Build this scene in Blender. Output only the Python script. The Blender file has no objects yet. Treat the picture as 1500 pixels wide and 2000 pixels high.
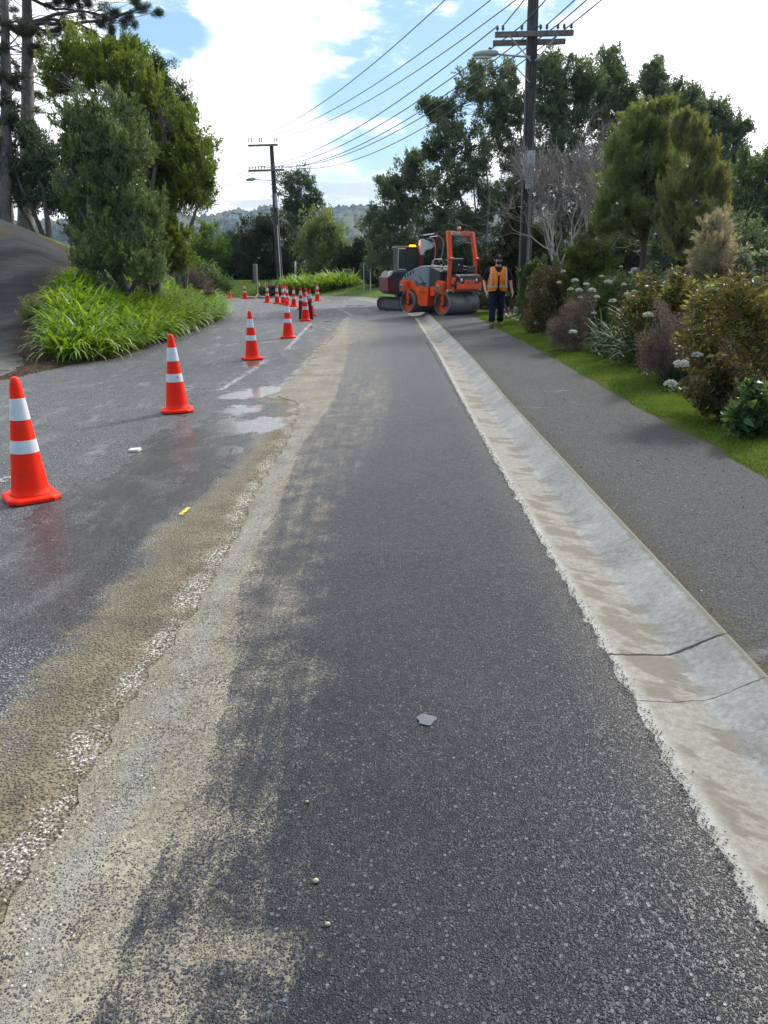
import bpy, math, random
import numpy as np
from mathutils import Vector, Matrix
R = np.random.default_rng(7)
random.seed(7)
sc = bpy.context.scene
COL = sc.collection
pi = math.pi

# ------------------------------------------------------------------ camera maths
CH = 1.56
PT = math.atan(476/1500)
Fv = np.array([0, math.cos(PT), -math.sin(PT)])
Uv = np.array([0, math.sin(PT), math.cos(PT)])
def ray(px, py):
    return Fv + np.array([(px-750)/1500, 0, 0]) + (1000-py)/1500*Uv
def at(px, py, t):
    return np.array([0, 0, CH]) + ray(px, py)*t

cam_d = bpy.data.cameras.new('camera')
cam = bpy.data.objects.new('camera', cam_d); COL.objects.link(cam)
cam.location = (0, 0, CH)
cam.rotation_euler = (pi/2-PT, 0, 0)
cam_d.sensor_fit = 'VERTICAL'; cam_d.sensor_height = 36; cam_d.lens = 36*1500/2000
cam_d.clip_end = 9000; cam_d.clip_start = 0.05
sc.camera = cam

# ------------------------------------------------------------------ tagging
def tag(o, label=None, cat=None, group=None, kind=None):
    if label: o['label'] = label
    if cat: o['category'] = cat
    if group: o['group'] = group
    if kind: o['kind'] = kind
    return o
def empty(name, loc, rz=0, label=None, cat=None, group=None, scale=1):
    o = bpy.data.objects.new(name, None); COL.objects.link(o)
    o.empty_display_size = .2
    o.location = tuple(float(v) for v in loc); o.rotation_euler = (0, 0, rz); o.scale = (scale,)*3
    return tag(o, label, cat, group)
def kids(o): return list(o.children)
def copy_tree(o, parent=None):
    c = o.copy(); COL.objects.link(c); c.parent = parent
    for ch in kids(o): copy_tree(ch, c)
    return c

# ------------------------------------------------------------------ mesh helpers
def mesh_np(name, V, F, mats, parent=None, smooth=False, fm=None, attrs=None, bevel=0, origin=None):
    V = np.asarray(V, dtype=np.float32).reshape(-1, 3)
    if origin is not None: V = V - np.asarray(origin, dtype=np.float32)
    me = bpy.data.meshes.new(name)
    if isinstance(F, np.ndarray):
        k = F.shape[1]; n = F.shape[0]
        me.vertices.add(len(V)); me.vertices.foreach_set('co', V.ravel())
        me.loops.add(n*k); me.loops.foreach_set('vertex_index', F.ravel().astype(np.int32))
        me.polygons.add(n)
        me.polygons.foreach_set('loop_start', np.arange(0, n*k, k, dtype=np.int32))
    else:
        me.from_pydata([tuple(map(float, v)) for v in V], [], F)
        n = len(F)
    if not isinstance(mats, (list, tuple)): mats = [mats]
    for m in mats: me.materials.append(m)
    if fm is not None: me.polygons.foreach_set('material_index', np.asarray(fm, dtype=np.int32))
    if smooth: me.polygons.foreach_set('use_smooth', np.ones(n, dtype=bool))
    if attrs:
        for an, av in attrs.items():
            a = me.attributes.new(an, 'FLOAT', 'POINT'); a.data.foreach_set('value', np.asarray(av, dtype=np.float32).ravel())
    me.update(calc_edges=True)
    o = bpy.data.objects.new(name, me); COL.objects.link(o)
    if parent: o.parent = parent
    if bevel:
        b = o.modifiers.new('bevel', 'BEVEL'); b.width = bevel; b.segments = 2; b.limit_method = 'ANGLE'
        b.angle_limit = math.radians(40)
    return o

class MB:
    def __init__(s): s.V = []; s.F = []; s.M = []
    def add(s, V, F, m=0):
        k = len(s.V); s.V += [tuple(map(float, v)) for v in V]
        s.F += [tuple(i+k for i in f) for f in F]; s.M += [m]*len(F); return s
    def box(s, c, size, rot=None, m=0, taper=1):
        x, y, z = (v/2 for v in size)
        P = [(-x,-y,-z),(x,-y,-z),(x,y,-z),(-x,y,-z),(-x*taper,-y*taper,z),(x*taper,-y*taper,z),(x*taper,y*taper,z),(-x*taper,y*taper,z)]
        if rot is not None:
            Mt = Matrix.Rotation(rot[2],3,'Z') @ Matrix.Rotation(rot[1],3,'Y') @ Matrix.Rotation(rot[0],3,'X')
            P = [tuple(Mt @ Vector(p)) for p in P]
        P = [(p[0]+c[0], p[1]+c[1], p[2]+c[2]) for p in P]
        return s.add(P, [(0,3,2,1),(4,5,6,7),(0,1,5,4),(1,2,6,5),(2,3,7,6),(3,0,4,7)], m)
    def prism(s, poly, y0, y1, m=0):         # poly in XZ, extruded along Y
        n = len(poly)
        a = sum(poly[i][0]*poly[(i+1)%n][1]-poly[(i+1)%n][0]*poly[i][1] for i in range(n))
        if a < 0: poly = poly[::-1]
        P = [(x, y0, z) for x, z in poly]+[(x, y1, z) for x, z in poly]
        if y1 < y0: P = [(x, y1, z) for x, z in poly]+[(x, y0, z) for x, z in poly]
        F = [tuple(range(n)), tuple(range(2*n-1, n-1, -1))]
        F += [(i, n+i, n+(i+1) % n, (i+1) % n) for i in range(n)]
        return s.add(P, F, m)
    def tube(s, pts, rad, n=8, m=0, cap=True):
        pts = [np.array(p, float) for p in pts]
        if not hasattr(rad, '__len__'): rad = [rad]*len(pts)
        V = []; F = []
        ref = None
        for i, p in enumerate(pts):
            d = pts[min(i+1, len(pts)-1)]-pts[max(i-1, 0)]
            d = d/(np.linalg.norm(d)+1e-9)
            if ref is None:
                ref = np.array([0, 0, 1.]) if abs(d[2]) < .9 else np.array([1., 0, 0])
            a = np.cross(d, ref); a /= np.linalg.norm(a)+1e-9
            b = np.cross(d, a); ref = -b if False else ref
            for k in range(n):
                th = 2*pi*k/n
                V.append(p+rad[i]*(math.cos(th)*a+math.sin(th)*b))
        for i in range(len(pts)-1):
            for k in range(n):
                k2 = (k+1) % n
                F.append((i*n+k, (i+1)*n+k, (i+1)*n+k2, i*n+k2))
        if cap:
            F.append(tuple(range(n))); F.append(tuple(range(len(pts)*n-1, (len(pts)-1)*n-1, -1)))
        return s.add(V, F, m)
    def cyl(s, a, b, r, n=24, m=0): return s.tube([a, b], r, n, m)
    def loft(s, rings, n=20, m=0, cap=True, squ=1.0):
        # rings: (cx,cy,cz, rx, ry) horizontal ellipses
        V = []; F = []
        for (cx, cy, cz, rx, ry) in rings:
            for k in range(n):
                th = 2*pi*k/n; c, q = math.cos(th), math.sin(th)
                V.append((cx+rx*math.copysign(abs(c)**squ, c), cy+ry*math.copysign(abs(q)**squ, q), cz))
        for i in range(len(rings)-1):
            for k in range(n):
                k2 = (k+1) % n
                F.append((i*n+k, i*n+k2, (i+1)*n+k2, (i+1)*n+k))
        if cap:
            F.append(tuple(range(n-1, -1, -1))); F.append(tuple(range((len(rings)-1)*n, len(rings)*n)))
        return s.add(V, F, m)
    def ell(s, c, r, nu=14, nv=9, m=0, z0=-1, z1=1):
        V = []; F = []
        for j in range(nv+1):
            zz = z0+(z1-z0)*(0.5-0.5*math.cos(pi*j/nv)); rr = math.sqrt(max(0, 1-zz*zz))
            for k in range(nu):
                th = 2*pi*k/nu
                V.append((c[0]+r[0]*rr*math.cos(th), c[1]+r[1]*rr*math.sin(th), c[2]+r[2]*zz))
        for j in range(nv):
            for k in range(nu):
                k2 = (k+1) % nu
                F.append((j*nu+k, j*nu+k2, (j+1)*nu+k2, (j+1)*nu+k))
        F.append(tuple(range(nu-1, -1, -1))); F.append(tuple(range(nv*nu, nv*nu+nu)))
        return s.add(V, F, m)
    def build(s, name, mats, parent=None, smooth=False, bevel=0, origin=None, label=None):
        o = mesh_np(name, np.array(s.V), s.F, mats, parent, smooth, fm=s.M, bevel=bevel, origin=origin)
        if smooth == 'auto':
            pass
        if label: o['label'] = label
        return o

# ------------------------------------------------------------------ node helpers
class NT:
    def __init__(s, tree): s.t = tree; s.t.nodes.clear()
    def n(s, typ, props=None, **inp):
        nd = s.t.nodes.new(typ)
        for k, v in (props or {}).items(): setattr(nd, k, v)
        for k, v in inp.items():
            key = int(k[1:]) if k[0] == 'i' and k[1:].isdigit() else k.replace('_', ' ')
            sock = nd.inputs[key]
            if isinstance(v, bpy.types.NodeSocket): s.t.links.new(v, sock)
            elif isinstance(v, bpy.types.Node): s.t.links.new(v.outputs[0], sock)
            else:
                if isinstance(v, tuple) and len(v) == 3 and sock.type == 'RGBA': v = (*v, 1)
                sock.default_value = v
        return nd
    def math(s, op, a, b=0.0, c=0.0, clamp=False):
        return s.n('ShaderNodeMath', {'operation': op, 'use_clamp': clamp}, i0=a, i1=b, i2=c).outputs[0]
    def noise(s, vec, scale, detail=3, rough=.55, out=0, w=None):
        return s.n('ShaderNodeTexNoise', {}, Vector=vec, Scale=scale, Detail=detail, Roughness=rough).outputs[out]
    def vor(s, vec, scale, feature='F1', out='Distance', rnd=1.0):
        nd = s.n('ShaderNodeTexVoronoi', {'feature': feature}, Vector=vec, Scale=scale, Randomness=rnd)
        return nd.outputs[out]
    def ss(s, x, a, b, c=0.0, d=1.0):
        return s.n('ShaderNodeMapRange', {'interpolation_type': 'SMOOTHSTEP'}, i0=x, i1=a, i2=b, i3=c, i4=d).outputs[0]
    def mix(s, f, a, b):
        nd = s.n('ShaderNodeMix', {'data_type': 'RGBA'})
        for key, v in ((0, f), (6, a), (7, b)):
            if isinstance(v, bpy.types.NodeSocket): s.t.links.new(v, nd.inputs[key])
            else: nd.inputs[key].default_value = (*v, 1) if isinstance(v, tuple) and len(v) == 3 else v
        return nd.outputs[2]
    def mulc(s, a, b):
        nd = s.n('ShaderNodeMix', {'data_type': 'RGBA', 'blend_type': 'MULTIPLY'})
        nd.inputs[0].default_value = 1
        for key, v in ((6, a), (7, b)):
            if isinstance(v, bpy.types.NodeSocket): s.t.links.new(v, nd.inputs[key])
            else: nd.inputs[key].default_value = (*v, 1)
        return nd.outputs[2]
    def ramp(s, f, stops, interp='LINEAR'):
        nd = s.n('ShaderNodeValToRGB', {}, i0=f); cr = nd.color_ramp; cr.interpolation = interp
        while len(cr.elements) < len(stops): cr.elements.new(.5)
        for e, (p, c) in zip(cr.elements, stops):
            e.position = p; e.color = (*c, 1) if len(c) == 3 else c
        return nd.outputs[0]
    def attr(s, name): return s.n('ShaderNodeAttribute', {'attribute_name': name}).outputs['Fac']
    def obj(s): return s.n('ShaderNodeTexCoord').outputs['Object']
    def geo(s, out): return s.n('ShaderNodeNewGeometry').outputs[out]
    def vscale(s, vec, sc3):
        return s.n('ShaderNodeMapping', {}, Vector=vec, Scale=sc3).outputs[0]
    def bump(s, h, strength=.5, dist=.01, nrm=None):
        nd = s.n('ShaderNodeBump', {}, Height=h, Strength=strength, Distance=dist)
        if nrm is not None: s.t.links.new(nrm, nd.inputs['Normal'])
        return nd.outputs[0]
    def out(s, sh):
        o = s.n('ShaderNodeOutputMaterial'); s.t.links.new(sh.outputs[0] if isinstance(sh, bpy.types.Node) else sh, o.inputs[0])
    def pbr(s, col, rough=.6, nrm=None, metal=0.0, spec=None, **kw):
        nd = s.n('ShaderNodeBsdfPrincipled', {}, Base_Color=col, Roughness=rough, Metallic=metal, **kw)
        if spec is not None:
            if isinstance(spec, bpy.types.NodeSocket): s.t.links.new(spec, nd.inputs['Specular IOR Level'])
            else: nd.inputs['Specular IOR Level'].default_value = spec
        if nrm is not None: s.t.links.new(nrm, nd.inputs['Normal'])
        return nd
def newmat(name):
    m = bpy.data.materials.new(name); m.use_nodes = True
    return m, NT(m.node_tree)

def paint(name, col, rough=.4, metal=0.0, dirt=.25, dcol=(.12, .10, .08), scale=6, spec=None):
    m, t = newmat(name); o = t.obj()
    n1 = t.noise(o, scale, 5, .65); n2 = t.noise(o, scale*7, 3)
    f = t.math('MULTIPLY', t.ss(n1, .45, .75), dirt)
    c = t.mix(f, col, dcol)
    r = t.math('ADD', t.math('MULTIPLY', n1, .25), rough-.1)
    t.out(t.pbr(c, r, t.bump(n2, .08, .003), metal, spec)); return m

def leafmat(name, cols, rough=.5, trans=.35, tcol=None, clump=1.2, spec=.35):
    m, t = newmat(name)
    rnd = t.geo('Random Per Island'); o = t.obj()
    n = t.noise(o, clump, 3, .6)
    f = t.math('ADD', t.math('MULTIPLY', rnd, .6), t.math('MULTIPLY', t.ss(n, .3, .7), .4))
    k = len(cols)
    c = t.ramp(f, [(i/(k-1) if k > 1 else 0, cc) for i, cc in enumerate(cols)])
    p = t.pbr(c, rough, None, 0.0, spec)
    bright = t.n('ShaderNodeMix', {'data_type': 'RGBA', 'blend_type': 'MULTIPLY'})
    bright.inputs[0].default_value = 1
    t.t.links.new(c, bright.inputs[6]); bright.inputs[7].default_value = (*(tcol or (1.5, 1.6, .7)), 1)
    tr = t.n('ShaderNodeBsdfTranslucent', {}, Color=bright.outputs[2])
    mx = t.n('ShaderNodeMixShader', {}, i0=trans, i1=p.outputs[0], i2=tr.outputs[0])
    t.out(mx); return m

def barkmat(name, c1, c2, scale=14, stretch=.25):
    m, t = newmat(name); o = t.vscale(t.obj(), (1, 1, stretch))
    n1 = t.noise(o, scale, 6, .7); n2 = t.noise(t.obj(), 2.2, 3)
    c = t.ramp(t.math('ADD', t.math('MULTIPLY', n1, .75), t.math('MULTIPLY', n2, .25)), [(.3, c1), (.7, c2)])
    t.out(t.pbr(c, .85, t.bump(n1, .9, .03))); return m
HAZE = True
# ------------------------------------------------------------------ render, sky, sun
sc.render.engine = 'CYCLES'
sc.render.resolution_x = 768; sc.render.resolution_y = 1024
sc.view_settings.view_transform = 'Standard'; sc.view_settings.look = 'None'
sc.view_settings.exposure = 0.25; sc.view_settings.gamma = 1
sc.cycles.max_bounces = 6; sc.cycles.diffuse_bounces = 3; sc.cycles.glossy_bounces = 3
sc.cycles.transmission_bounces = 4; sc.cycles.volume_bounces = 0; sc.cycles.transparent_max_bounces = 6
sc.cycles.use_adaptive_sampling = True

SUN_AZ = math.radians(38)      # right of the view direction (+Y)
SUN_EL = math.radians(36)
w = bpy.data.worlds.new('World'); sc.world = w; w.use_nodes = True
t = NT(w.node_tree)
sky = t.n('ShaderNodeTexSky', {'sky_type': 'NISHITA', 'sun_disc': False, 'sun_elevation': SUN_EL, 'sun_rotation': SUN_AZ,
                               'air_density': 1.0, 'dust_density': .6, 'ozone_density': 1.5})
gen = t.n('ShaderNodeTexCoord').outputs['Generated']
sep = t.n('ShaderNodeSeparateXYZ', {}, i0=gen)
X, Y, Z = sep.outputs
# project the direction onto a cloud layer high above
zc = t.math('MAXIMUM', Z, .0)
den = t.math('ADD', zc, .12)
pl = t.n('ShaderNodeCombineXYZ', {}, i0=t.math('DIVIDE', X, den), i1=t.math('DIVIDE', Y, den), i2=0.0).outputs[0]
n1 = t.noise(pl, 1.1, 7, .58)
n2 = t.noise(t.vscale(pl, (1.0, .45, 1)), 3.2, 6, .6)
def dirdot(px, py):
    d = ray(px, py); d = d/np.linalg.norm(d)
    nd = t.n('ShaderNodeVectorMath', {'operation': 'DOT_PRODUCT'}, i0=gen, i1=tuple(float(v) for v in d))
    return nd.outputs['Value']
def gap(px, py, r_in, r_out):        # opening in the cloud cover, angular radii in degrees
    return t.ss(dirdot(px, py), math.cos(math.radians(r_out)), math.cos(math.radians(r_in)))
g = t.math('MAXIMUM', gap(850, 20, 2, 9.5), gap(790, 170, 1, 8))
g = t.math('MAXIMUM', g, t.math('MULTIPLY', gap(980, -40, 2, 7.5), 1.0))
g = t.math('MAXIMUM', g, t.math('MULTIPLY', gap(310, 30, .5, 4.2), 1.0))
g = t.math('MAXIMUM', g, t.math('MULTIPLY', gap(690, 290, .5, 5), .35))
back = t.ss(Y, .25, -.55)            # broken cloud behind the viewer
n2b = t.noise(t.vscale(gen, (5, 5, 16)), 1.7, 6, .62)
wisp = t.math('ADD', t.math('MULTIPLY', n2, .35), t.math('MULTIPLY', n2b, .65))
blue = t.math('SUBTRACT', t.math('MAXIMUM', g, t.math('MULTIPLY', back, .85)), t.ss(wisp, .44, .68), clamp=False)
blue = t.ss(blue, -.25, .7)
# cloud brightness: very bright towards the sun, greyer low bands on the horizon
sd = t.n('ShaderNodeVectorMath', {'operation': 'DOT_PRODUCT'}, i0=gen,
         i1=(math.sin(SUN_AZ)*math.cos(SUN_EL), math.cos(SUN_AZ)*math.cos(SUN_EL), math.sin(SUN_EL))).outputs['Value']
br = t.math('ADD', 1.42, t.math('MULTIPLY', t.math('POWER', t.math('MAXIMUM', sd, 0.0), 4.0), .9))
br = t.math('MULTIPLY', br, t.ss(n1, .25, .62, .86, 1.06))
br = t.math('MULTIPLY', br, t.ss(Y, -.6, .3, .62, 1.0))
cloudc = t.n('ShaderNodeMix', {'data_type': 'RGBA'})
t.t.links.new(t.ss(Z, .02, .16), cloudc.inputs[0])
cloudc.inputs[6].default_value = (1.0, .965, .86, 1); cloudc.inputs[7].default_value = (.985, .995, 1.0, 1)
cl = t.n('ShaderNodeVectorMath', {'operation': 'SCALE'}, i0=cloudc.outputs[2], Scale=br).outputs[0]
# flat grey stratus bands low over the hills
bn = t.noise(t.n('ShaderNodeCombineXYZ', {}, i0=t.math('MULTIPLY', t.math('DIVIDE', X, t.math('MAXIMUM', Y, .2)), 3.0), i1=t.math('MULTIPLY', Z, 34.0), i2=0.3).outputs[0], 1.6, 4, .5)
band = t.math('MULTIPLY', t.ss(Z, .055, .072), t.ss(Z, .118, .094))
band = t.math('MULTIPLY', band, t.ss(bn, .36, .52))
cl2 = t.mix(t.math('MULTIPLY', band, .75), cl, (.47, .49, .50))
skyc = t.n('ShaderNodeVectorMath', {'operation': 'SCALE'}, i0=sky.outputs[0], Scale=.12).outputs[0]
skyc = t.mix(.45, skyc, (.38, .70, .98))
final = t.mix(blue, cl2, skyc)
bg = t.n('ShaderNodeBackground', {}, Color=final, Strength=1.0)
o = t.n('ShaderNodeOutputWorld'); t.t.links.new(bg.outputs[0], o.inputs[0])

sl = bpy.data.lights.new('sun', 'SUN'); sl.energy = 3.6; sl.angle = math.radians(9); sl.color = (1, .96, .90)
so = bpy.data.objects.new('sun', sl); COL.objects.link(so)
dv = Vector((math.sin(SUN_AZ)*math.cos(SUN_EL), math.cos(SUN_AZ)*math.cos(SUN_EL), math.sin(SUN_EL)))
so.rotation_euler = dv.to_track_quat('Z', 'Y').to_euler(); so.location = (30, 40, 60)

# ------------------------------------------------------------------ terrain
def h0(x): return .2*np.tanh(.035*np.asarray(x, float)/.2)
def groundpt(px, py, off=0.0):
    z = off; d = ray(px, py)
    for _ in range(40):
        tt = (z-CH)/d[2]; z = float(h0(d[0]*tt))+off
    return np.array([d[0]*tt, d[1]*tt, z])
EP = np.array([(.92,-8),(.92,7),(.95,10),(1.0,14),(1.0,21),(.97,26.3),(.6,30.9),(-.24,37.6),(-1.4,43),(-3.2,46.2),(-6,48.2),(-10,49.2),(-20,50.5),(-60,56)])
RLP = np.array([(-30,9.8),(-12,10.6),(-8,11.6),(-6.25,12.2),(-5.97,13.3),(-5.75,14.6),(-5.33,15.5),(-5.32,18.4),(-5.42,23.4),(-5.8,28),(-6.5,32),(-7.7,37.6),(-9.4,41.4),(-12.3,44),(-20,46),(-60,51)])
def resample(P, step):
    P = np.asarray(P, float)
    # Catmull-Rom then uniform
    out = []
    n = len(P)
    for i in range(n-1):
        p0 = P[max(i-1, 0)]; p1 = P[i]; p2 = P[i+1]; p3 = P[min(i+2, n-1)]
        L = np.linalg.norm(p2-p1); k = max(2, int(L/step))
        for j in range(k):
            u = j/k
            out.append(.5*((2*p1)+(-p0+p2)*u+(2*p0-5*p1+4*p2-p3)*u*u+(-p0+3*p1-3*p2+p3)*u**3))
    out.append(P[-1]); return np.array(out)
def sdist(x, y, P):
    # signed distance: positive on the right-hand side of the polyline direction
    x = np.asarray(x, float); y = np.asarray(y, float); sh = x.shape
    q = np.stack([x.ravel(), y.ravel()], 1)
    best = np.full(len(q), 1e9); sg = np.ones(len(q))
    for a, b in zip(P[:-1], P[1:]):
        ab = b-a; l2 = (ab**2).sum()
        u = np.clip(((q-a)@ab)/l2, 0, 1)
        dd = q-(a+u[:, None]*ab); d2 = np.sqrt((dd**2).sum(1))
        cr = ab[0]*(q[:, 1]-a[1])-ab[1]*(q[:, 0]-a[0])
        m = d2 < best
        best[m] = d2[m]; sg[m] = np.where(cr[m] > 0, -1, 1)
    return (best*sg).reshape(sh)
def sst(x, a, b):
    u = np.clip((x-a)/(b-a), 0, 1); return u*u*(3-2*u)
EPs = resample(EP, .6); RLs = resample(RLP, .6)
DRV = np.array([(-6.25,12.3),(-6.6,14.2),(-7.15,15.2),(-7.7,16.9),(-8.7,19.8),(-9.4,22.9),(-10.0,25.6),(-12.0,30.5),(-15.6,35.0),(-22,38.3),(-34,40.5)])  # right edge of the drive
DRs = resample(DRV, .5)
WL = 6.2
def lump(x, y):
    return np.sin(x*1.3+1)*np.sin(y*1.1+2)*.5+np.sin(x*2.9+y*1.7)*.3+np.sin(x*.37-y*.23)*.8
def T(x, y, raw=False):
    x = np.asarray(x, float); y = np.asarray(y, float)
    dR = sdist(x, y, EPs)        # >0 : beyond kerb / far edge
    dL = -sdist(x, y, RLs)       # >0 : left of the left road edge
    fy = np.interp(y, [12, 15, 16.5, 20, 24.5, 30, 36, 42, 60], [0, .05, .36, 1.0, 2.1, 3.3, 4.7, 5.2, 3.8])
    ql = np.minimum(fy, .42*np.maximum(dL-.05, 0))+.02*sst(dL, 0, .3)
    ql = ql - np.where(dL < 0, .09*sst(-dL, 0, .22), 0)
    path_zone = (y < 33)
    qr = .10*sst(dR, 0, .4)+np.where(path_zone, .02*sst(dR, 1.72, 1.95), .0)+np.minimum(np.maximum(dR-2.6, 0)*.055, .55)
    far = sst(y, 36, 44)
    qr = qr*(1-far)+far*np.minimum(.13*np.maximum(dR, 0), .9)
    qr = qr - np.where(dR < 0, .09*sst(-dR, 0, .22), 0)
    if not raw:
        qr = np.where((dR >= 0) & (dR < 1.76) & path_zone, -.09+.20*sst(dR, 1.55, 1.76), qr)
        qr = np.where((dR >= 0) & (dR < .48) & ~path_zone & (x > -9), -.09+.14*sst(dR, .3, .48), qr)
    inside = (dL < 0) & (dR < 0)
    q = np.where(inside, np.maximum(ql, qr), np.where(dL >= 0, ql, qr))
    lm = lump(x, y)*.035
    q = q+np.where(dL > 1.2, lm*np.clip(dL-1.2, 0, 1), 0)+np.where(dR > 2.8, lm*np.clip(dR-2.8, 0, 1), 0)
    dD = sdist(x, y, DRs)        # right of drive edge positive
    if not raw:
        q = np.where((dD < 0) & (dD > -WL) & (y > 11), q-.07*sst(-dD, 0, .3)*sst(dD+WL, 0, .3), q)
    z = h0(x)+q
    r = np.sqrt(x*x+y*y)
    z = z-sst(r, 66, 320)*26
    z = z+sst(r, 400, 900)*10
    return z
def axis(a, b, st, lo, hi, g=1.18):
    xs = list(np.arange(a, b+1e-6, st)); s = st
    while xs[-1] < hi: s *= g; xs.append(xs[-1]+s)
    s = st
    while xs[0] > lo: s *= g; xs.insert(0, xs[0]-s)
    return np.array(xs)
def grid(name, xs, ys, zf, mat, attrs=None, mask=None):
    XX, YY = np.meshgrid(xs, ys); ZZ = zf(XX, YY)
    V = np.stack([XX, YY, ZZ], -1).reshape(-1, 3)
    nx = len(xs); ny = len(ys)
    i = np.arange((ny-1)*(nx-1)); r = i//(nx-1); c = i % (nx-1)
    a = r*nx+c
    F = np.stack([a, a+1, a+nx+1, a+nx], 1)
    if mask is not None:
        F = F[mask(XX, YY).ravel()[F].any(1)]
    at_ = {k: f(XX, YY) for k, f in (attrs or {}).items()}
    return mesh_np(name, V, F, mat, smooth=True, attrs=at_)

# terrain material: grass / dark leaf litter soil
m, t = newmat('terrain'); o = t.obj()
soil = t.attr('soil'); moss = t.attr('far')
nA = t.noise(o, 2.3, 5, .6); nB = t.noise(o, 28, 4, .7); nC = t.noise(o, 160, 2)
gr = t.ramp(t.math('ADD', t.math('MULTIPLY', nA, .5), t.math('MULTIPLY', nB, .5)), [(.3, (.04, .07, .010)), (.55, (.075, .125, .016)), (.75, (.12, .16, .03))])
so_ = t.ramp(nB, [(.3, (.018, .013, .009)), (.5, (.05, .032, .02)), (.62, (.11, .06, .032)), (.75, (.20, .13, .08))])
f = t.ss(t.math('ADD', soil, t.math('MULTIPLY', t.math('SUBTRACT', nB, .5), .8)), .35, .65)
c = t.mix(f, gr, so_)
c = t.mix(moss, c, t.ramp(nA, [(.3, (.03, .055, .02)), (.7, (.09, .11, .04))]))
t.out(t.pbr(c, .95, t.bump(t.math('ADD', nB, t.math('MULTIPLY', nC, .5)), .7, .04), 0.0, .15))
M_ter = m
def soilf(x, y):
    dR = sdist(x, y, EPs); dL = -sdist(x, y, RLs)
    s = sst(dR, 2.25, 2.45)*(1-sst(y, 38, 42))
    s = np.maximum(s, sst(dL, -.1, .05)*(1-sst(y, 40, 44)))
    s = np.maximum(s, .45*(np.abs(dR-1.85) < .12)*(y < 34))
    dD = sdist(x, y, DRs)
    s = np.where((dD < 0) & (dL > 0), .6*sst(y, 10, 12), s)
    s = np.where((y > 33.5) & (x < -8) & (x > -40) & (dL > 4) , .1, s)
    return s
farf = lambda x, y: sst(np.sqrt(x*x+y*y), 62, 90)
xs = axis(-14, 9, .22, -1700, 1700, 1.14); ys = axis(-3, 56, .25, -400, 2100, 1.13)
tag(grid('ground', xs, ys, lambda x, y: T(x, y), M_ter, {'soil': soilf, 'far': farf}), kind='structure')
# ------------------------------------------------------------------ road surfaces
def line(pts):
    q = np.array([groundpt(*p)[:2] for p in pts]); q = q[np.argsort(q[:, 1])]
    return q
A_ = line([(663,637),(607,684),(579,740),(527,759),(490,775),(555,791),(546,810),(504,861),(467,917),(406,969),(345,1011),(303,1043),(289,1103),(261,1135),(219,1145),(200,1205),(140,1252),(107,1299),(61,1327),(19,1420),(-20,1500)])
C_ = line([(681,628),(679,693),(655,777),(583,880),(537,1006),(513,1047),(467,1140),(462,1233),(448,1350),(420,1443),(397,1500),(387,1528),(327,1631),(261,1780),(210,1920),(170,2020)])
D_ = line([(740,628),(760,700),(735,800),(720,870),(653,1006),(607,1163),(583,1327),(537,1593),(513,1733),(527,1864),(500,2000)])
B_ = np.array([(-1.0,-8),(-.99,1.57),(-.96,1.85),(-.98,2.57),(-.92,3.4),(-.91,4.7),(-.95,5.5),(-.92,7.3),(-1.0,9.0),(-1.06,9.5),(-1.40,10.1),(-1.42,10.6),(-1.36,12.5),(-1.34,14.5),(-1.20,20.5),(-1.22,27.2)])
def xl(P, y): return np.interp(y, P[:, 1], P[:, 0])
def blob(x, y, px, py, rx, ry, ang=0, off=0.0):
    c = groundpt(px, py, off); ca, sa = math.cos(ang), math.sin(ang)
    u = (x-c[0])*ca+(y-c[1])*sa; v = -(x-c[0])*sa+(y-c[1])*ca
    return np.exp(-((u/rx)**2+(v/ry)**2))
def f_mud(x, y):
    xa = xl(A_, y); xb = xl(B_, y)
    # 0.5 exactly on the edges, inside > .5
    d = np.minimum((x-xa), (xb-x)+.25)
    v = .5+d/.35*.5
    v = np.where(y > 27, v-(y-27)*.5, v)
    return np.clip(v, -1, 1.2)
def f_seam(x, y):
    xb = xl(B_, y); return np.exp(-((x-xb+.06)/.10)**2)*(y < 27.5)
def f_wet(x, y):
    xa = xl(A_, y)
    d = xa-x
    v = sst(d, -.2, .1)*(1-sst(d, .5, 1.7))*(1-sst(y, 9.0, 14))*.62
    for b in [(330,930,.7,1.2),(150,1080,.6,.7),(60,1170,.5,.5),(420,860,.6,1.),(560,700,.5,2.)]:
        v = v+.45*blob(x, y, *b)
    return np.clip(v, 0, 1.3)
def f_pud(x, y):
    v = 0*x
    for b in [(468,772,.5,.5),(520,830,.25,.45),(455,880,.2,.25),(530,760,.3,.4),(430,835,.5,.55),(470,800,.35,.4),(640,628,.32,.75),(655,660,.2,1.),(500,708,.28,.8)]:
        v = v+blob(x, y, *b)
    return np.clip(v, 0, 1.2)
def f_farwet(x, y):
    v = blob(x, y, 740, 606, 1.1, 1.4)*(x < .9)+blob(x, y, 690, 597, 1.6, 1.3)+blob(x, y, 600, 640, .3, 1.2)
    return np.clip(v, 0, 1)
def geom(a, b, r0, g):
    ys = [a]; s = r0
    while ys[-1] < b: ys.append(ys[-1]+s); s *= g
    return np.array(ys)

def stones(t, o, scale):
    """aggregate: returns (height, per stone random value)"""
    warp = t.n('ShaderNodeVectorMath', {'operation': 'ADD'}, i0=o, i1=t.n('ShaderNodeVectorMath', {'operation': 'SCALE'}, i0=t.noise(o, scale*.9, 2, .5, out=1), Scale=.006).outputs[0]).outputs[0]
    v = t.n('ShaderNodeTexVoronoi', {'feature': 'F1'}, Vector=warp, Scale=scale)
    h = t.math('SUBTRACT', 1.0, t.ss(v.outputs['Distance'], .08, .62))
    rnd = t.n('ShaderNodeSeparateColor', {}, i0=v.outputs['Color']).outputs[0]
    return h, rnd

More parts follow.
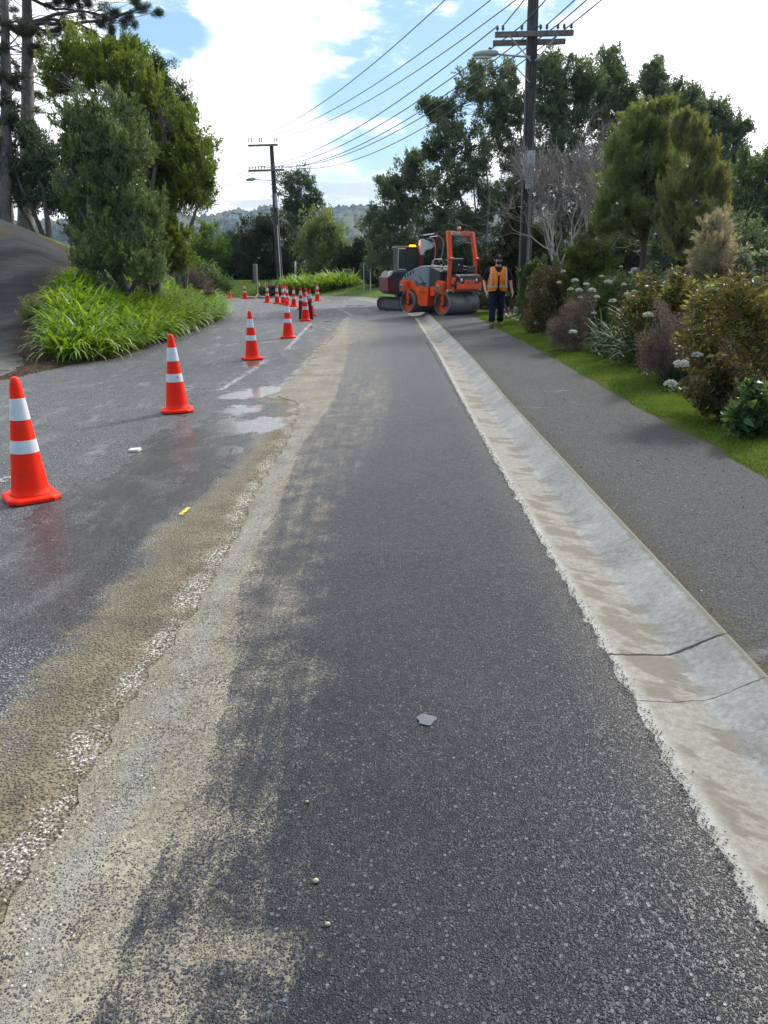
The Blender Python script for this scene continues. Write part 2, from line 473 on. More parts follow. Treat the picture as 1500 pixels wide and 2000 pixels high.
# old chip seal road
m, t = newmat('old_chip_seal'); o = t.obj()
h, rnd = stones(t, o, 85)
n1 = t.noise(o, .9, 5, .6); n2 = t.noise(o, 5, 5, .65); n3 = t.noise(o, 60, 3, .6); n4 = t.noise(t.n('ShaderNodeMapping', {}, Vector=o, Rotation=(0, 0, .45), Scale=(1.3, .35, 1)).outputs[0], 2.4, 6, .7)
chip = t.ramp(t.math('ADD', t.math('MULTIPLY', rnd, .7), t.math('MULTIPLY', n3, .3)), [(.1, (.07, .076, .084)), (.5, (.185, .193, .207)), (.8, (.36, .37, .385)), (1, (.58, .58, .57))])
base = t.mix(t.ss(h, .05, .5), (.022, .025, .03), chip)
base = t.mix(t.math('MULTIPLY', t.ss(n2, .45, .75), .35), base, (.20, .195, .18))
grn = t.ss(t.noise(o, 42, 4, .8), .36, .64, .62, 1.38)
base = t.n('ShaderNodeVectorMath', {'operation': 'SCALE'}, i0=base, Scale=grn).outputs[0]
# faint pale drying marks
base = t.mix(t.math('MULTIPLY', t.ss(n4, .52, .70), .40), base, (.38, .39, .38))
wet = t.attr('wet'); pud = t.attr('puddle'); mud = t.attr('mud'); seam = t.attr('seam'); fw = t.attr('farwet')
wn = t.math('ADD', t.math('MULTIPLY', t.math('SUBTRACT', n4, .5), 3.2), t.math('MULTIPLY', t.math('SUBTRACT', n2, .5), 2.2))
wn = t.math('ADD', wn, t.math('MULTIPLY', t.math('SUBTRACT', n3, .5), .8))
wetm = t.ss(t.math('ADD', wet, wn), .42, .78)
wetm = t.math('MAXIMUM', wetm, t.math('MULTIPLY', fw, .4))
pudm = t.ss(t.math('ADD', pud, t.math('MULTIPLY', t.math('SUBTRACT', n2, .5), 1.6)), .5, .72)
pudm = t.math('MAXIMUM', pudm, t.math('MULTIPLY', t.ss(t.math('ADD', fw, t.math('MULTIPLY', t.math('SUBTRACT', n4, .5), 2)), .7, .9), 1))
wetc = t.mulc(base, (.42, .43, .46))
base = t.mix(wetm, base, wetc)
# pale gravelly residue left by the run-off
res = t.math('MULTIPLY', t.ss(t.noise(t.vscale(o, (1, .6, 1)), 3.0, 5, .7), .50, .66), t.ss(t.math('ADD', t.math('MULTIPLY', h, .5), t.math('MULTIPLY', n3, .7)), .45, .80))
base = t.mix(t.math('MULTIPLY', res, t.ss(wet, .05, .5, .3, .9)), base, (.50, .51, .51))
# tracked sandy mud
mn = t.math('ADD', t.math('MULTIPLY', t.math('SUBTRACT', n2, .5), .55), t.math('MULTIPLY', t.math('SUBTRACT', n3, .5), .45))
mudm = t.ss(t.math('ADD', t.math('ADD', mud, mn), t.math('MULTIPLY', t.math('SUBTRACT', .5, h), .22)), .42, .66)
mcol = t.ramp(t.math('ADD', t.math('MULTIPLY', t.noise(o, 95, 3, .7), .65), t.math('MULTIPLY', n2, .35)), [(.34, (.045, .036, .023)), (.48, (.13, .102, .062)), (.60, (.225, .182, .117)), (.76, (.38, .33, .24))])
base = t.mix(mudm, base, mcol)
# chalky white residue beside the joint
wm = t.math('MULTIPLY', t.ss(t.math('ADD', seam, t.math('MULTIPLY', t.math('SUBTRACT', t.noise(o, 3.6, 5, .7), .5), 3.2)), .55, 1.15), t.ss(t.noise(o, 80, 4, .75), .50, .60))
base = t.mix(wm, base, (.66, .65, .61))
rough = t.mix(wetm, (.66,)*3, (.27,)*3)
rough = t.mix(mudm, rough, (.8,)*3)
rough = t.mix(pudm, rough, (.06,)*3)
hb = t.math('ADD', t.math('MULTIPLY', h, 1.0), t.math('MULTIPLY', n3, .5))
hb = t.math('MULTIPLY', hb, t.math('SUBTRACT', 1.0, t.math('MULTIPLY', pudm, .93)))
nb = t.bump(hb, 1.0, .010)
base = t.mix(t.math('MULTIPLY', pudm, .6), base, (.10, .105, .11))
t.out(t.pbr(base, t.n('ShaderNodeRGBToBW', {}, i0=rough).outputs[0], nb, 0.0, .5))
M_old = m

ysr = np.concatenate([np.arange(-8, .8, .8), geom(.8, 60, .035, 1.012)])
xsr = np.concatenate([-geom(1.9, 60, .07, 1.05)[::-1], np.arange(-1.88, -.80, .03), np.arange(-.75, .9, .15), [.90, .925, 1.0, 1.1, 1.2]])
tag(grid('road', xsr, ysr, lambda x, y: h0(x)-.03*sst(sdist(x, y, EPs), .0, .25), M_old, {'wet': f_wet, 'puddle': f_pud, 'mud': f_mud, 'seam': f_seam, 'farwet': f_farwet}, mask=lambda x, y: sdist(x, y, EPs) < .2), kind='structure')

# new asphalt
m, t = newmat('new_asphalt'); o = t.obj()
h, rnd = stones(t, o, 118)
h2, rnd2 = stones(t, o, 205)
h3, rnd3 = stones(t, o, 64)
n1 = t.noise(o, 1.1, 4, .6); n2 = t.noise(o, 6, 5, .65); n3 = t.noise(o, 70, 3, .65)
sel = t.ss(t.noise(o, 24, 3), .40, .60)
hh = t.n('ShaderNodeMix', {'data_type': 'FLOAT'}, i0=sel, i2=h, i3=h2).outputs[0]
big = t.math('MULTIPLY', t.ss(rnd3, .80, .84), t.ss(h3, .3, .6)); hh = t.math('MAXIMUM', hh, big)
chip = t.ramp(t.math('ADD', t.math('MULTIPLY', rnd, .75), t.math('MULTIPLY', rnd2, .25)), [(.1, (.010, .012, .020)), (.50, (.026, .030, .046)), (.80, (.075, .084, .112)), (.97, (.24, .25, .27))])
base = t.mix(t.ss(hh, .12, .5), (.005, .006, .009), chip)
base = t.mix(t.math('MULTIPLY', big, t.ss(rnd3, .86, 1.0)), base, (.085, .093, .11))
base = t.mix(t.math('MULTIPLY', t.ss(n1, .40, .70), .25), base, (.055, .06, .074))
edge = t.attr('kerbside'); base = t.mix(t.math('MULTIPLY', edge, t.math('MULTIPLY', n2, .7)), base, (.10, .088, .07))
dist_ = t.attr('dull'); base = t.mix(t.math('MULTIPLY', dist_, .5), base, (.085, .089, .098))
crk = t.attr('crack'); base = t.mix(t.math('MULTIPLY', t.ss(t.math('ADD', crk, t.math('MULTIPLY', n3, .4)), .7, 1.0), .6), base, (.008, .008, .010))
dust = t.attr('dust')
film = t.math('MULTIPLY', t.ss(dust, .05, .45), t.ss(t.math('ADD', n2, t.math('MULTIPLY', n3, .3)), .40, .85)); base = t.mix(t.math('MULTIPLY', film, .45), base, (.16, .145, .115))
strk = t.noise(t.vscale(o, (9, .55, 1)), 1.6, 5, .65)
dn = t.math('ADD', t.math('MULTIPLY', t.math('SUBTRACT', n2, .5), 1.25), t.math('MULTIPLY', t.math('SUBTRACT', n3, .5), .8))
dn = t.math('ADD', dn, t.math('MULTIPLY', t.math('SUBTRACT', strk, .5), 1.1))
dm = t.ss(t.math('ADD', t.math('ADD', dust, dn), t.math('MULTIPLY', t.math('SUBTRACT', .5, hh), .85)), .34, 1.0)
dcol = t.ramp(t.math('ADD', t.math('MULTIPLY', n3, .6), t.math('MULTIPLY', t.noise(o, 2.1, 3), .4)), [(.3, (.12, .105, .082)), (.5, (.235, .205, .155)), (.72, (.41, .36, .275))])
grey = t.attr('slurry')
dcol = t.mix(t.math('MULTIPLY', t.ss(t.math('ADD', grey, t.math('MULTIPLY', t.math('SUBTRACT', n2, .5), 2.2)), .5, 1.1), .55), dcol, (.25, .25, .235))
base = t.mix(dm, base, dcol)
hb = t.math('MULTIPLY', hh, t.math('SUBTRACT', 1.0, t.math('MULTIPLY', dm, .55)))
nb = t.bump(t.math('ADD', hb, t.math('MULTIPLY', n3, .3)), 1.0, .007)
ro = t.math('ADD', .43, t.math('MULTIPLY', dm, .4))
t.out(t.pbr(base, ro, nb, 0.0, .38))
M_new = m

yn = np.concatenate([np.arange(-6, .8, .8), geom(.8, 27.05, .03, 1.012)]); yn[-1] = 27.05
us = np.concatenate([np.linspace(0, .5, 48)**1.0, np.linspace(.52, 1, 26)])
V = []; A_d = []; A_e = []; A_s = []; A_u = []; A_c = []
rr = np.random.default_rng(3)
for y in yn:
    xb = float(xl(B_, y)); xe = float(xl(EP, y))
    jb = .012*math.sin(y*17)+.010*math.sin(y*41+1); je = .008*math.sin(y*23)+.008*math.sin(y*61)+.005*math.sin(y*140)
    x = xb+jb+us*(xe+je-xb-jb)
    z = h0(x)+.005
    z = np.where(us > .985, z-.0, z)
    V.append(np.stack([x, np.full_like(x, y), z], 1))
    xc = xl(C_, y); xd = xl(D_, y)
    yy = np.full_like(x, y)
    dd = np.where(x < xc, .86-.12*(x-xb)/max(xc-xb, .05), np.where(x < xd, .26-.18*(x-xc)/max(xd-xc, .05), .06-(x-xd)*1.6))
    dd = dd-.45*sst(yy, 26, 27)
    for b in [(760,780,.35,2.4,.35),(700,650,.5,3,.3),(640,1310,.16,.12,.30),(888,1390,.035,.07,.75),(880,1500,.02,.12,.5),(345,1600,.10,.16,.5),(410,1850,.2,.08,.2),(500,1860,.2,.05,.34),(620,1330,.12,.1,.22),(560,1180,.1,.3,.3),(330,1960,.1,.1,.4),(920,1560,.012,.07,.55)]:
        dd = dd+(b[4]*.8 if b[0] < 800 else b[4])*blob(x, yy, *b[:4])
    A_d.append(dd); A_e.append(sst(x, xe-.22, xe-.02))
    xs0 = xb+.45*(xc-xb)
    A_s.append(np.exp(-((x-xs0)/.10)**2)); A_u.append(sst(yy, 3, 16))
    A_c.append(np.exp(-((x-(.69+.03*math.sin(y*1.1)+.01*math.sin(y*7)))/.012)**2)*(1 if 3.2 < y < 6.5 else .25))
V = np.concatenate(V); nx = len(us); ny = len(yn)
i = np.arange((ny-1)*(nx-1)); r = i//(nx-1); c = i % (nx-1); a = r*nx+c
F = np.stack([a, a+1, a+nx+1, a+nx], 1)
tag(mesh_np('new_asphalt', V, F, M_new, smooth=True, attrs={'dust': np.concatenate(A_d), 'kerbside': np.concatenate(A_e), 'slurry': np.concatenate(A_s), 'dull': np.concatenate(A_u), 'crack': np.concatenate(A_c)}), kind='structure')

# strips that follow the kerb line
def normals2(P):
    d = np.gradient(P, axis=0); d /= np.linalg.norm(d, axis=1)[:, None]
    return np.stack([d[:, 1], -d[:, 0]], 1)       # right-hand normal
def strip(name, P, prof, mat, zf, extra=None):
    """prof: list of (offset, dz)"""
    N2 = normals2(P); s = np.concatenate([[0], np.cumsum(np.linalg.norm(np.diff(P, axis=0), axis=1))])
    V = []; D = []; S = []
    for (q, n_, ss_) in zip(P, N2, s):
        for (d, dz) in prof:
            e = d if not callable(d) else d(q[1])
            x = q[0]+n_[0]*e; y = q[1]+n_[1]*e
            V.append((x, y, float(zf(x, y, q))+dz)); D.append(e); S.append(ss_+P[0][1])
    nx = len(prof); ny = len(P)
    i = np.arange((ny-1)*(nx-1)); r = i//(nx-1); c = i % (nx-1); a = r*nx+c
    F = np.stack([a, a+1, a+nx+1, a+nx], 1)
    return mesh_np(name, np.array(V), F, mat, smooth=True, attrs={'across': D, 'along': S})

m, t = newmat('kerb_concrete'); o = t.obj()
D = t.attr('across'); S = t.attr('along')
n1 = t.noise(o, 3, 5, .6); n2 = t.noise(o, 40, 4, .7); n3 = t.noise(o, 14, 4, .6); n4 = t.noise(o, 180, 2)
c = t.ramp(t.math('ADD', t.math('MULTIPLY', n1, .5), t.math('MULTIPLY', n2, .5)), [(.3, (.12, .12, .114)), (.5, (.245, .245, .236)), (.7, (.37, .37, .355))])
chan = t.ss(t.math('ADD', D, t.math('MULTIPLY', t.math('SUBTRACT', n3, .5), .05)), .27, .23)
c = t.mix(chan, c, t.ramp(n2, [(.3, (.165, .155, .132)), (.7, (.285, .268, .228))]))
# silt tongues washed across the channel
cv = t.n('ShaderNodeCombineXYZ', {}, i0=t.math('MULTIPLY', D, 2.2), i1=t.math('ADD', t.math('MULTIPLY', S, 3.2), t.math('MULTIPLY', D, 2.5)), i2=0.0).outputs[0]
sn = t.noise(cv, 1.5, 4, .6)
zone = t.math('MULTIPLY', t.ss(D, .045, .09), t.ss(D, .36, .22))
silt = t.math('MULTIPLY', t.ss(sn, .50, .56), zone)
c = t.mix(t.math('MULTIPLY', silt, .75), c, (.13, .112, .083))
# bright dusty rim beside the asphalt
rim = t.ss(t.math('ADD', D, t.math('MULTIPLY', t.math('SUBTRACT', n2, .5), .05)), .065, .03)
c = t.mix(t.math('MULTIPLY', t.math('MULTIPLY', rim, t.ss(t.math('ADD', t.math('MULTIPLY', n3, .4), t.math('MULTIPLY', t.noise(o, 110, 3, .7), .6)), .40, .58)), .8), c, (.38, .375, .35))
spk = t.math('MAXIMUM', t.math('MULTIPLY', t.ss(t.vor(o, 70), .16, .08), t.ss(t.noise(o, 6, 3), .47, .6)), t.math('MULTIPLY', t.ss(t.vor(o, 160), .2, .1), t.ss(t.noise(o, 4, 3), .45, .7)))
c = t.mix(spk, c, (.03, .03, .03))
# joints and cracks
jn = t.math('MULTIPLY', t.math('SUBTRACT', n3, .5), .035)
def crack(s0, w_, k=1.0, slope=0.0):
    dd = t.math('ABSOLUTE', t.math('ADD', t.math('SUBTRACT', S, s0), t.math('ADD', jn, t.math('MULTIPLY', D, slope))))
    return t.math('MULTIPLY', t.ss(dd, w_, w_*.35), k)
cr = crack(2.86, .011, 1.0, .10)
for s0, w_, k in [(2.50, .0045, .7), (5.6, .006, .6), (8.7, .007, .6), (11.8, .008, .6), (14.9, .01, .6), (18, .012, .6), (21, .014, .6), (24, .014, .6), (1.2, .006, .6)]:
    cr = t.math('MAXIMUM', cr, crack(s0, w_, k, .08))
c = t.mix(cr, c, (.035, .032, .025))
# mossy back edge
bk = t.ss(t.math('ADD', D, t.math('MULTIPLY', t.math('SUBTRACT', n3, .5), .04)), .435, .46)
c = t.mix(t.math('MULTIPLY', bk, .75), c, (.09, .085, .05))
st_ = t.ss(t.noise(t.vscale(o, (1, .6, 1)), 5, 5, .7), .56, .72)
c = t.mix(t.math('MULTIPLY', t.math('MULTIPLY', st_, t.ss(D, .27, .33)), .5), c, (.14, .135, .115))
hb = t.math('SUBTRACT', t.math('MULTIPLY', n2, .5), t.math('MULTIPLY', cr, 2))
t.out(t.pbr(c, .8, t.bump(t.math('ADD', hb, t.math('MULTIPLY', n4, .3)), .5, .006), 0.0, .3))
M_kerb = m
EK = resample(EP, .12); EK = EK[EK[:, 1] < 49.0]; EK = EK[:int(len(EK))]
EK = EK[(EK[:, 0] > -9)]
near = np.array([[.92, y] for y in np.arange(-6, 1, .3)]); EKn = np.concatenate([near, EK[EK[:, 1] > 1.0]])
kprof = [(-.03, .001), (.0, .002), (.05, .000), (.12, -.001), (.20, .000), (.255, .004), (.28, .012), (.32, .032), (.37, .057), (.41, .078), (.44, .094), (.46, .1015), (.475, .1015), (.48, .09)]
zk = lambda x, y, q: h0(q[0])+.035*(x-q[0])
tag(strip('kerb', EKn, kprof, M_kerb, zk), kind='structure')

m, t = newmat('path_asphalt'); o = t.obj()
h, rnd = stones(t, o, 170)
n1 = t.noise(o, 1.6, 5, .65); n2 = t.noise(o, 9, 5, .65); n3 = t.noise(o, 90, 3, .65); D = t.attr('across')
c = t.ramp(t.math('ADD', t.math('MULTIPLY', rnd, .4), t.math('MULTIPLY', n3, .6)), [(.25, (.025, .025, .025)), (.5, (.066, .066, .067)), (.78, (.15, .149, .146))])
c = t.mix(t.math('MULTIPLY', t.ss(n1, .42, .7), .4), c, (.085, .084, .083))
mossm = t.ss(t.math('ADD', t.math('ABSOLUTE', t.math('SUBTRACT', D, 1.12)), t.math('MULTIPLY', t.math('SUBTRACT', n2, .5), .35)), .50, .66)
c = t.mix(t.math('MULTIPLY', mossm, .7), c, t.ramp(n3, [(.3, (.045, .037, .024)), (.7, (.12, .105, .06))]))
sp = t.math('MULTIPLY', t.ss(t.vor(o, 17), .10, .05), t.ss(t.noise(o, 3, 3), .5, .6))
c = t.mix(sp, c, (.45, .44, .41))
pz = t.ss(t.noise(t.vscale(o, (.5, 1.6, 1)), 1.3, 5, .65), .58, .70)
c = t.mix(t.math('MULTIPLY', pz, .35), c, (.34, .34, .34))
pz2 = t.ss(t.noise(t.vscale(o, (1, 1, 1)), 34, 4, .7), .56, .68); c = t.mix(t.math('MULTIPLY', pz2, .35), c, (.20, .20, .195))
t.out(t.pbr(c, .88, t.bump(t.math('ADD', t.math('MULTIPLY', h, .6), n3), .9, .008), 0.0, .2)); M_path = m
EKp = EKn[EKn[:, 1] < 33.5]
pe = lambda y: 1.735+.02*math.sin(y*2.3)+.018*math.sin(y*5.1+1)
pprof = [(.478, .088), (.50, .092)]+[(d, .096+.004*math.sin(d*3)) for d in np.linspace(.6, 1.6, 8)]+[(1.68, .094), (pe, .088)]
tag(strip('footpath', EKp, pprof, M_path, zk), kind='structure')

# driveway
m, t = newmat('driveway_asphalt'); o = t.obj()
n1 = t.noise(o, .7, 5, .6); n2 = t.noise(t.vscale(o, (1, 1, 1)), 5, 5, .65); n3 = t.noise(o, 60, 3, .65)
c = t.ramp(t.math('ADD', t.math('MULTIPLY', n3, .45), t.math('MULTIPLY', n1, .55)), [(.3, (.017, .017, .018)), (.5, (.036, .036, .037)), (.7, (.075, .074, .073))])
n5 = t.noise(t.vscale(o, (.5, 1.5, 1)), 1.6, 6, .7)
c = t.mix(t.math('MULTIPLY', t.ss(n5, .45, .62), .6), c, (.075, .075, .076))
c = t.mix(t.math('MULTIPLY', t.ss(n2, .5, .75), .3), c, (.10, .097, .092))
c = t.mix(t.math('MULTIPLY', t.ss(t.attr('across'), -.40, -.05), t.ss(n2, .4, .6)), c, (.06, .035, .02))
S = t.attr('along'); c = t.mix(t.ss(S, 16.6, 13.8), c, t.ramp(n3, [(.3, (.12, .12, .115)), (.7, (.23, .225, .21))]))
t.out(t.pbr(c, .9, t.bump(t.math('ADD', t.math('MULTIPLY', n3, 1.0), t.math('MULTIPLY', n2, 1.5)), .9, .05), 0.0, .12)); M_drv = m
DP = DRs
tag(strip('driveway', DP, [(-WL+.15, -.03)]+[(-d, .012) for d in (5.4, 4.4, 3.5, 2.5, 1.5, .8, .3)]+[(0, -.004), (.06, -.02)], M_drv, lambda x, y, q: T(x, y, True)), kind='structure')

# painted lines, worn
m, t = newmat('worn_white_paint'); o = t.obj()
n = t.noise(o, 22, 4, .65); n2 = t.noise(o, 90, 2)
p = t.pbr((.62, .62, .60), .6, None)
tr = t.n('ShaderNodeBsdfTransparent')
f = t.ss(t.math('ADD', n, t.math('MULTIPLY', n2, .35)), .62, .80, 0, .75)
t.out(t.n('ShaderNodeMixShader', {}, i0=f, i1=tr.outputs[0], i2=p.outputs[0])); M_wpaint = m
m, t = newmat('yellow_spray'); o = t.obj()
p = t.pbr((.80, .70, .06), .6, None); tr = t.n('ShaderNodeBsdfTransparent')
f = t.ss(t.noise(o, 70, 3, .65), .40, .52)
t.out(t.n('ShaderNodeMixShader', {}, i0=f, i1=tr.outputs[0], i2=p.outputs[0])); M_yel = m
def ribbon(name, pts, w_, mat, dz=.006, off=0.0, kind='structure'):
    P = resample(np.array([groundpt(*p, off)[:2] for p in pts]), .15) if len(pts) > 2 else np.linspace(groundpt(*pts[0], off)[:2], groundpt(*pts[1], off)[:2], 12)
    N2 = normals2(P); V = []
    for q, n_ in zip(P, N2):
        for e in (-w_/2, w_/2):
            x = q[0]+n_[0]*e; y = q[1]+n_[1]*e; V.append((x, y, float(h0(x))+off+dz))
    F = np.array([(2*i, 2*i+1, 2*i+3, 2*i+2) for i in range(len(P)-1)])
    return tag(mesh_np(name, np.array(V), F, mat), kind=kind)
ribbon('road_marking', [(429, 763), (504, 717)], .10, M_wpaint)
ribbon('road_marking', [(560, 683), (607, 632)], .10, M_wpaint)
ribbon('road_marking', [(560, 560+41), (640, 600), (668, 606), (686, 617)], .12, M_wpaint)
ribbon('road_marking', [(0, 942), (24, 930)], .10, M_wpaint)
ribbon('spray_mark', [(353, 1008), (362, 1000), (369, 994)], .03, M_yel, .012)
# ------------------------------------------------------------------ vegetation
def unit(v): return v/(np.linalg.norm(v, axis=-1, keepdims=True)+1e-9)
def rdir(n): return unit(R.normal(size=(n, 3)))
def leaves_np(P, D, L, W, fold=.25, at_mid=.45):
    """P bases, D directions, L lengths, W widths -> V,F (2 tris per leaf)"""
    n = len(P); D = unit(D)
    S = unit(np.cross(D, rdir(n))); Nn = np.cross(S, D)
    L = np.broadcast_to(L, n)[:, None]; W = np.broadcast_to(W, n)[:, None]
    mid = P+D*L*at_mid-Nn*W*fold
    V = np.stack([P, mid+S*W*.5, P+D*L, mid-S*W*.5], 1).reshape(-1, 3)
    i = np.arange(n)*4
    F = np.stack([np.stack([i, i+1, i+2], 1), np.stack([i, i+2, i+3], 1)], 1).reshape(-1, 3)
    return V, F
def straps_np(P, az, L, W, lift, droop, seg=5):
    """arching strap leaves; az azimuth, lift initial elevation angle (rad), droop total bend"""
    n = len(P); V = []; 
    L = np.broadcast_to(L, n); W = np.broadcast_to(W, n)
    h = np.stack([np.cos(az), np.sin(az), 0*az], 1); sd = np.stack([-np.sin(az), np.cos(az), 0*az], 1)
    p = P.copy(); wprof = [.65, 1, 1, .85, .55, .0]
    rows = []
    for k in range(seg+1):
        wv = (W*np.interp(k/seg, np.linspace(0, 1, 6), wprof))[:, None]
        rows += [p-sd*wv*.5, p+sd*wv*.5]
        el = lift-droop*((k+.5)/seg)**1.4
        p = p+(h*np.cos(el)[:, None]+np.array([0, 0, 1.])*np.sin(el)[:, None])*(L/seg)[:, None]
    V = np.stack(rows, 1).reshape(-1, 3)
    i = np.arange(n)*(2*(seg+1))
    F = np.concatenate([np.stack([i+2*k, i+2*k+1, i+2*k+3, i+2*k+2], 1) for k in range(seg)], 0)
    return V, F

def tubes_np(paths, n=5):
    """paths: list of (pts (k,3), radii (k))"""
    Vs = []; Fs = []; off = 0
    for pts, rad in paths:
        pts = np.asarray(pts); rad = np.asarray(rad); k = len(pts)
        d = unit(np.gradient(pts, axis=0))
        ref = np.where(np.abs(d[:, 2:3]) < .95, np.array([[0, 0, 1.]]), np.array([[1., 0, 0]]))
        if np.abs(d[:, 2]).max() >= .95: ref = np.tile(np.array([[.9, .43, 0.]]), (k, 1))
        a = unit(np.cross(d, ref)); b = np.cross(d, a)
        th = 2*pi*np.arange(n)/n
        ring = pts[:, None, :]+rad[:, None, None]*(np.cos(th)[None, :, None]*a[:, None, :]+np.sin(th)[None, :, None]*b[:, None, :])
        Vs.append(ring.reshape(-1, 3))
        i = np.arange(k-1)[:, None]*n; j = np.arange(n)[None, :]; j2 = (j+1) % n
        F = np.stack([i+j, i+j2, i+n+j2, i+n+j], -1).reshape(-1, 4)+off
        Fs.append(F); off += k*n
    return np.concatenate(Vs), np.concatenate(Fs)
def bend(a, b, r0, r1, k=5, wob=.06, sag=0.0):
    a = np.asarray(a, float); b = np.asarray(b, float)
    u = np.linspace(0, 1, k)[:, None]; L = np.linalg.norm(b-a)
    mid = R.normal(size=3)*wob*L
    p = a+(b-a)*u+4*u*(1-u)*mid+R.normal(size=(k, 3))*wob*.2*L*np.sin(pi*u)
    p[:, 2] -= (4*u*(1-u))[:, 0]*sag*L
    return p, np.linspace(r0, r1, k)

def tree(name, label, cat, base, lobes, t=None, n_leaves=30000, leaf=(.09, .035), clump=.35, trunk=.12, lm=None, bm=None,
         up=.5, outw=.6, group=None, stems=1, fill=.5, cover=1.35, twigs=True, spread=.55, flat=1.0, depth=1.0, crown_name='crown', twig_r=.012, lean=None):
    """lobes in pixels (px,py,rx,ry[,dt]) at depth t; base = (px, t) or xyz"""
    if len(base) == 2:
        p = at(base[0], 520, base[1]); base = np.array([p[0], p[1], float(T(p[0], p[1]))-.05])
    base = np.asarray(base, float)
    root = empty(name, base, label=label, cat=cat, group=group)
    LB = []
    for l in lobes:
        tt = t+(l[4] if len(l) > 4 else 0); c = at(l[0], l[1], tt); k = tt/1500
        LB.append((c, np.array([l[2]*k, (l[2]+l[3])*.5*k*depth, l[3]*k])))
    sub_ = []
    for c, r in LB:
        sub_.append((c, r*.80))
        for _ in range(7):
            u = rdir(1)[0]; u[2] = u[2]*.9+.15; k_ = R.uniform(.22, .48)
            sub_.append((c+u*r*R.uniform(.60, .98), r*k_*np.array([R.uniform(.7, 1.3), 1, R.uniform(.7, 1.5)])))
    main = LB; par_ = np.repeat(np.arange(len(LB)), 8); LB = sub_
    area = np.array([r[0]*r[2]+r[1]*r[2]+r[0]*r[1] for c, r in LB])
    CP = []; CL = []
    for li, (c, r) in enumerate(LB):
        n = max(3, int(cover*area[li]*2.6/(clump*clump*3.1)))
        u = rdir(n); rad = 1-fill*R.random(n)**1.6
        p = c+u*rad[:, None]*np.maximum(r-clump*.35, r*.5)
        p[:, 2] = np.maximum(p[:, 2], base[2]+clump*.5)
        CP.append(p); CL += [li]*n
    # loose shoots between the masses break up the outline
    for li, (c, r) in enumerate(main):
        n = int(cover*(r[0]*r[2]+r[1]*r[2]+r[0]*r[1])*2.0/(clump*clump*3.1))+2
        p = c+rdir(n)*(.55+.62*R.random(n))[:, None]*r
        p[:, 2] = np.maximum(p[:, 2], base[2]+clump*.5)
        CP.append(p); CL += [li*8]*n
    CP = np.concatenate(CP); CL = np.array(CL)
    # leaves
    per = max(5, int(n_leaves/len(CP)))
    idx = np.repeat(np.arange(len(CP)), per); n = len(idx)
    cc = CP[idx]; lc = np.array([LB[i][0] for i in CL])[idx]; lr = np.array([LB[i][1] for i in CL])[idx]
    size = (.55+.75*R.random(len(CP)))[idx]
    axc = unit(unit(CP-np.array([LB[i][0] for i in CL]))*outw+np.array([0, 0, up])+rdir(len(CP))*.45)
    # each clump is a handful of shoots
    ns = 5; sh = rdir(len(CP)*ns).reshape(len(CP), ns, 3)
    so_ = rdir(len(CP)*ns).reshape(len(CP), ns, 3)*clump*.55
    pick = R.integers(0, ns, n)
    ax = unit(axc[idx]+sh[idx, pick]*.45)
    u_ = R.random(n)
    perp = rdir(n)
    P = cc+so_[idx, pick]*size[:, None]+ax*((u_-.35)*clump*1.25*size)[:, None]+perp*((1.05-u_)*clump*.26)[:, None]
    P[:, 2] = np.maximum(P[:, 2], base[2]+.02)
    D = ax*.75+perp*spread*1.3+np.array([0, 0, up*.3])
    L = leaf[0]*(.65+.6*R.random(n)); W = leaf[1]*(.7+.5*R.random(n))
    V, F = leaves_np(P, D, L, W)
    mesh_np(crown_name, V, F, lm, root, origin=base)
    # wood
    paths = []
    top = max(c[2] for c, r in LB)
    cx = np.mean([c for c, r in LB], 0)
    spines = []
    for s in range(stems):
        off = R.normal(size=2)*trunk*2.0*(stems > 1)
        b0 = base+np.array([off[0], off[1], -.1])
        tgt = LB[np.argmax([c[2] for c, r in LB])][0] if stems == 1 else LB[int(R.integers(len(LB)))][0]
        tgt = .5*tgt+.5*np.array([cx[0], cx[1], tgt[2]]) if stems == 1 else tgt
        pts, rad = bend(b0, tgt, trunk*(1 if s == 0 else .75), trunk*.2, 9, .03)
        paths.append((pts, rad)); spines.append((pts, rad))
    for li, (c, r) in enumerate(main):
        best = None
        for pts, rad in spines:
            cost = np.linalg.norm(pts-c, axis=1)+np.where(pts[:, 2] > c[2]-.15*np.linalg.norm(r), 3.0, 0)
            k = int(np.argmin(cost))
            if best is None or cost[k] < best[0]: best = (cost[k], pts[k], rad[k])
        lp, lrad = bend(best[1], c+np.array([0, 0, r[2]*.3]), max(best[2]*.6, twig_r), max(twig_r*1.1, .006), 7, .07, -.05)
        paths.append((lp, lrad))
        if twigs:
            ids = np.where(par_[CL] == li)[0]
            if len(ids) > 110: ids = R.choice(ids, 110, replace=False)
            for j in ids:
                k = int(R.integers(1, 7))
                paths.append(bend(lp[k], CP[j], twig_r, twig_r*.35, 4, .08, -.03))
    V, F = tubes_np(paths, 5)
    mesh_np('trunk', V, F, bm, root, smooth=True, origin=base)
    return root

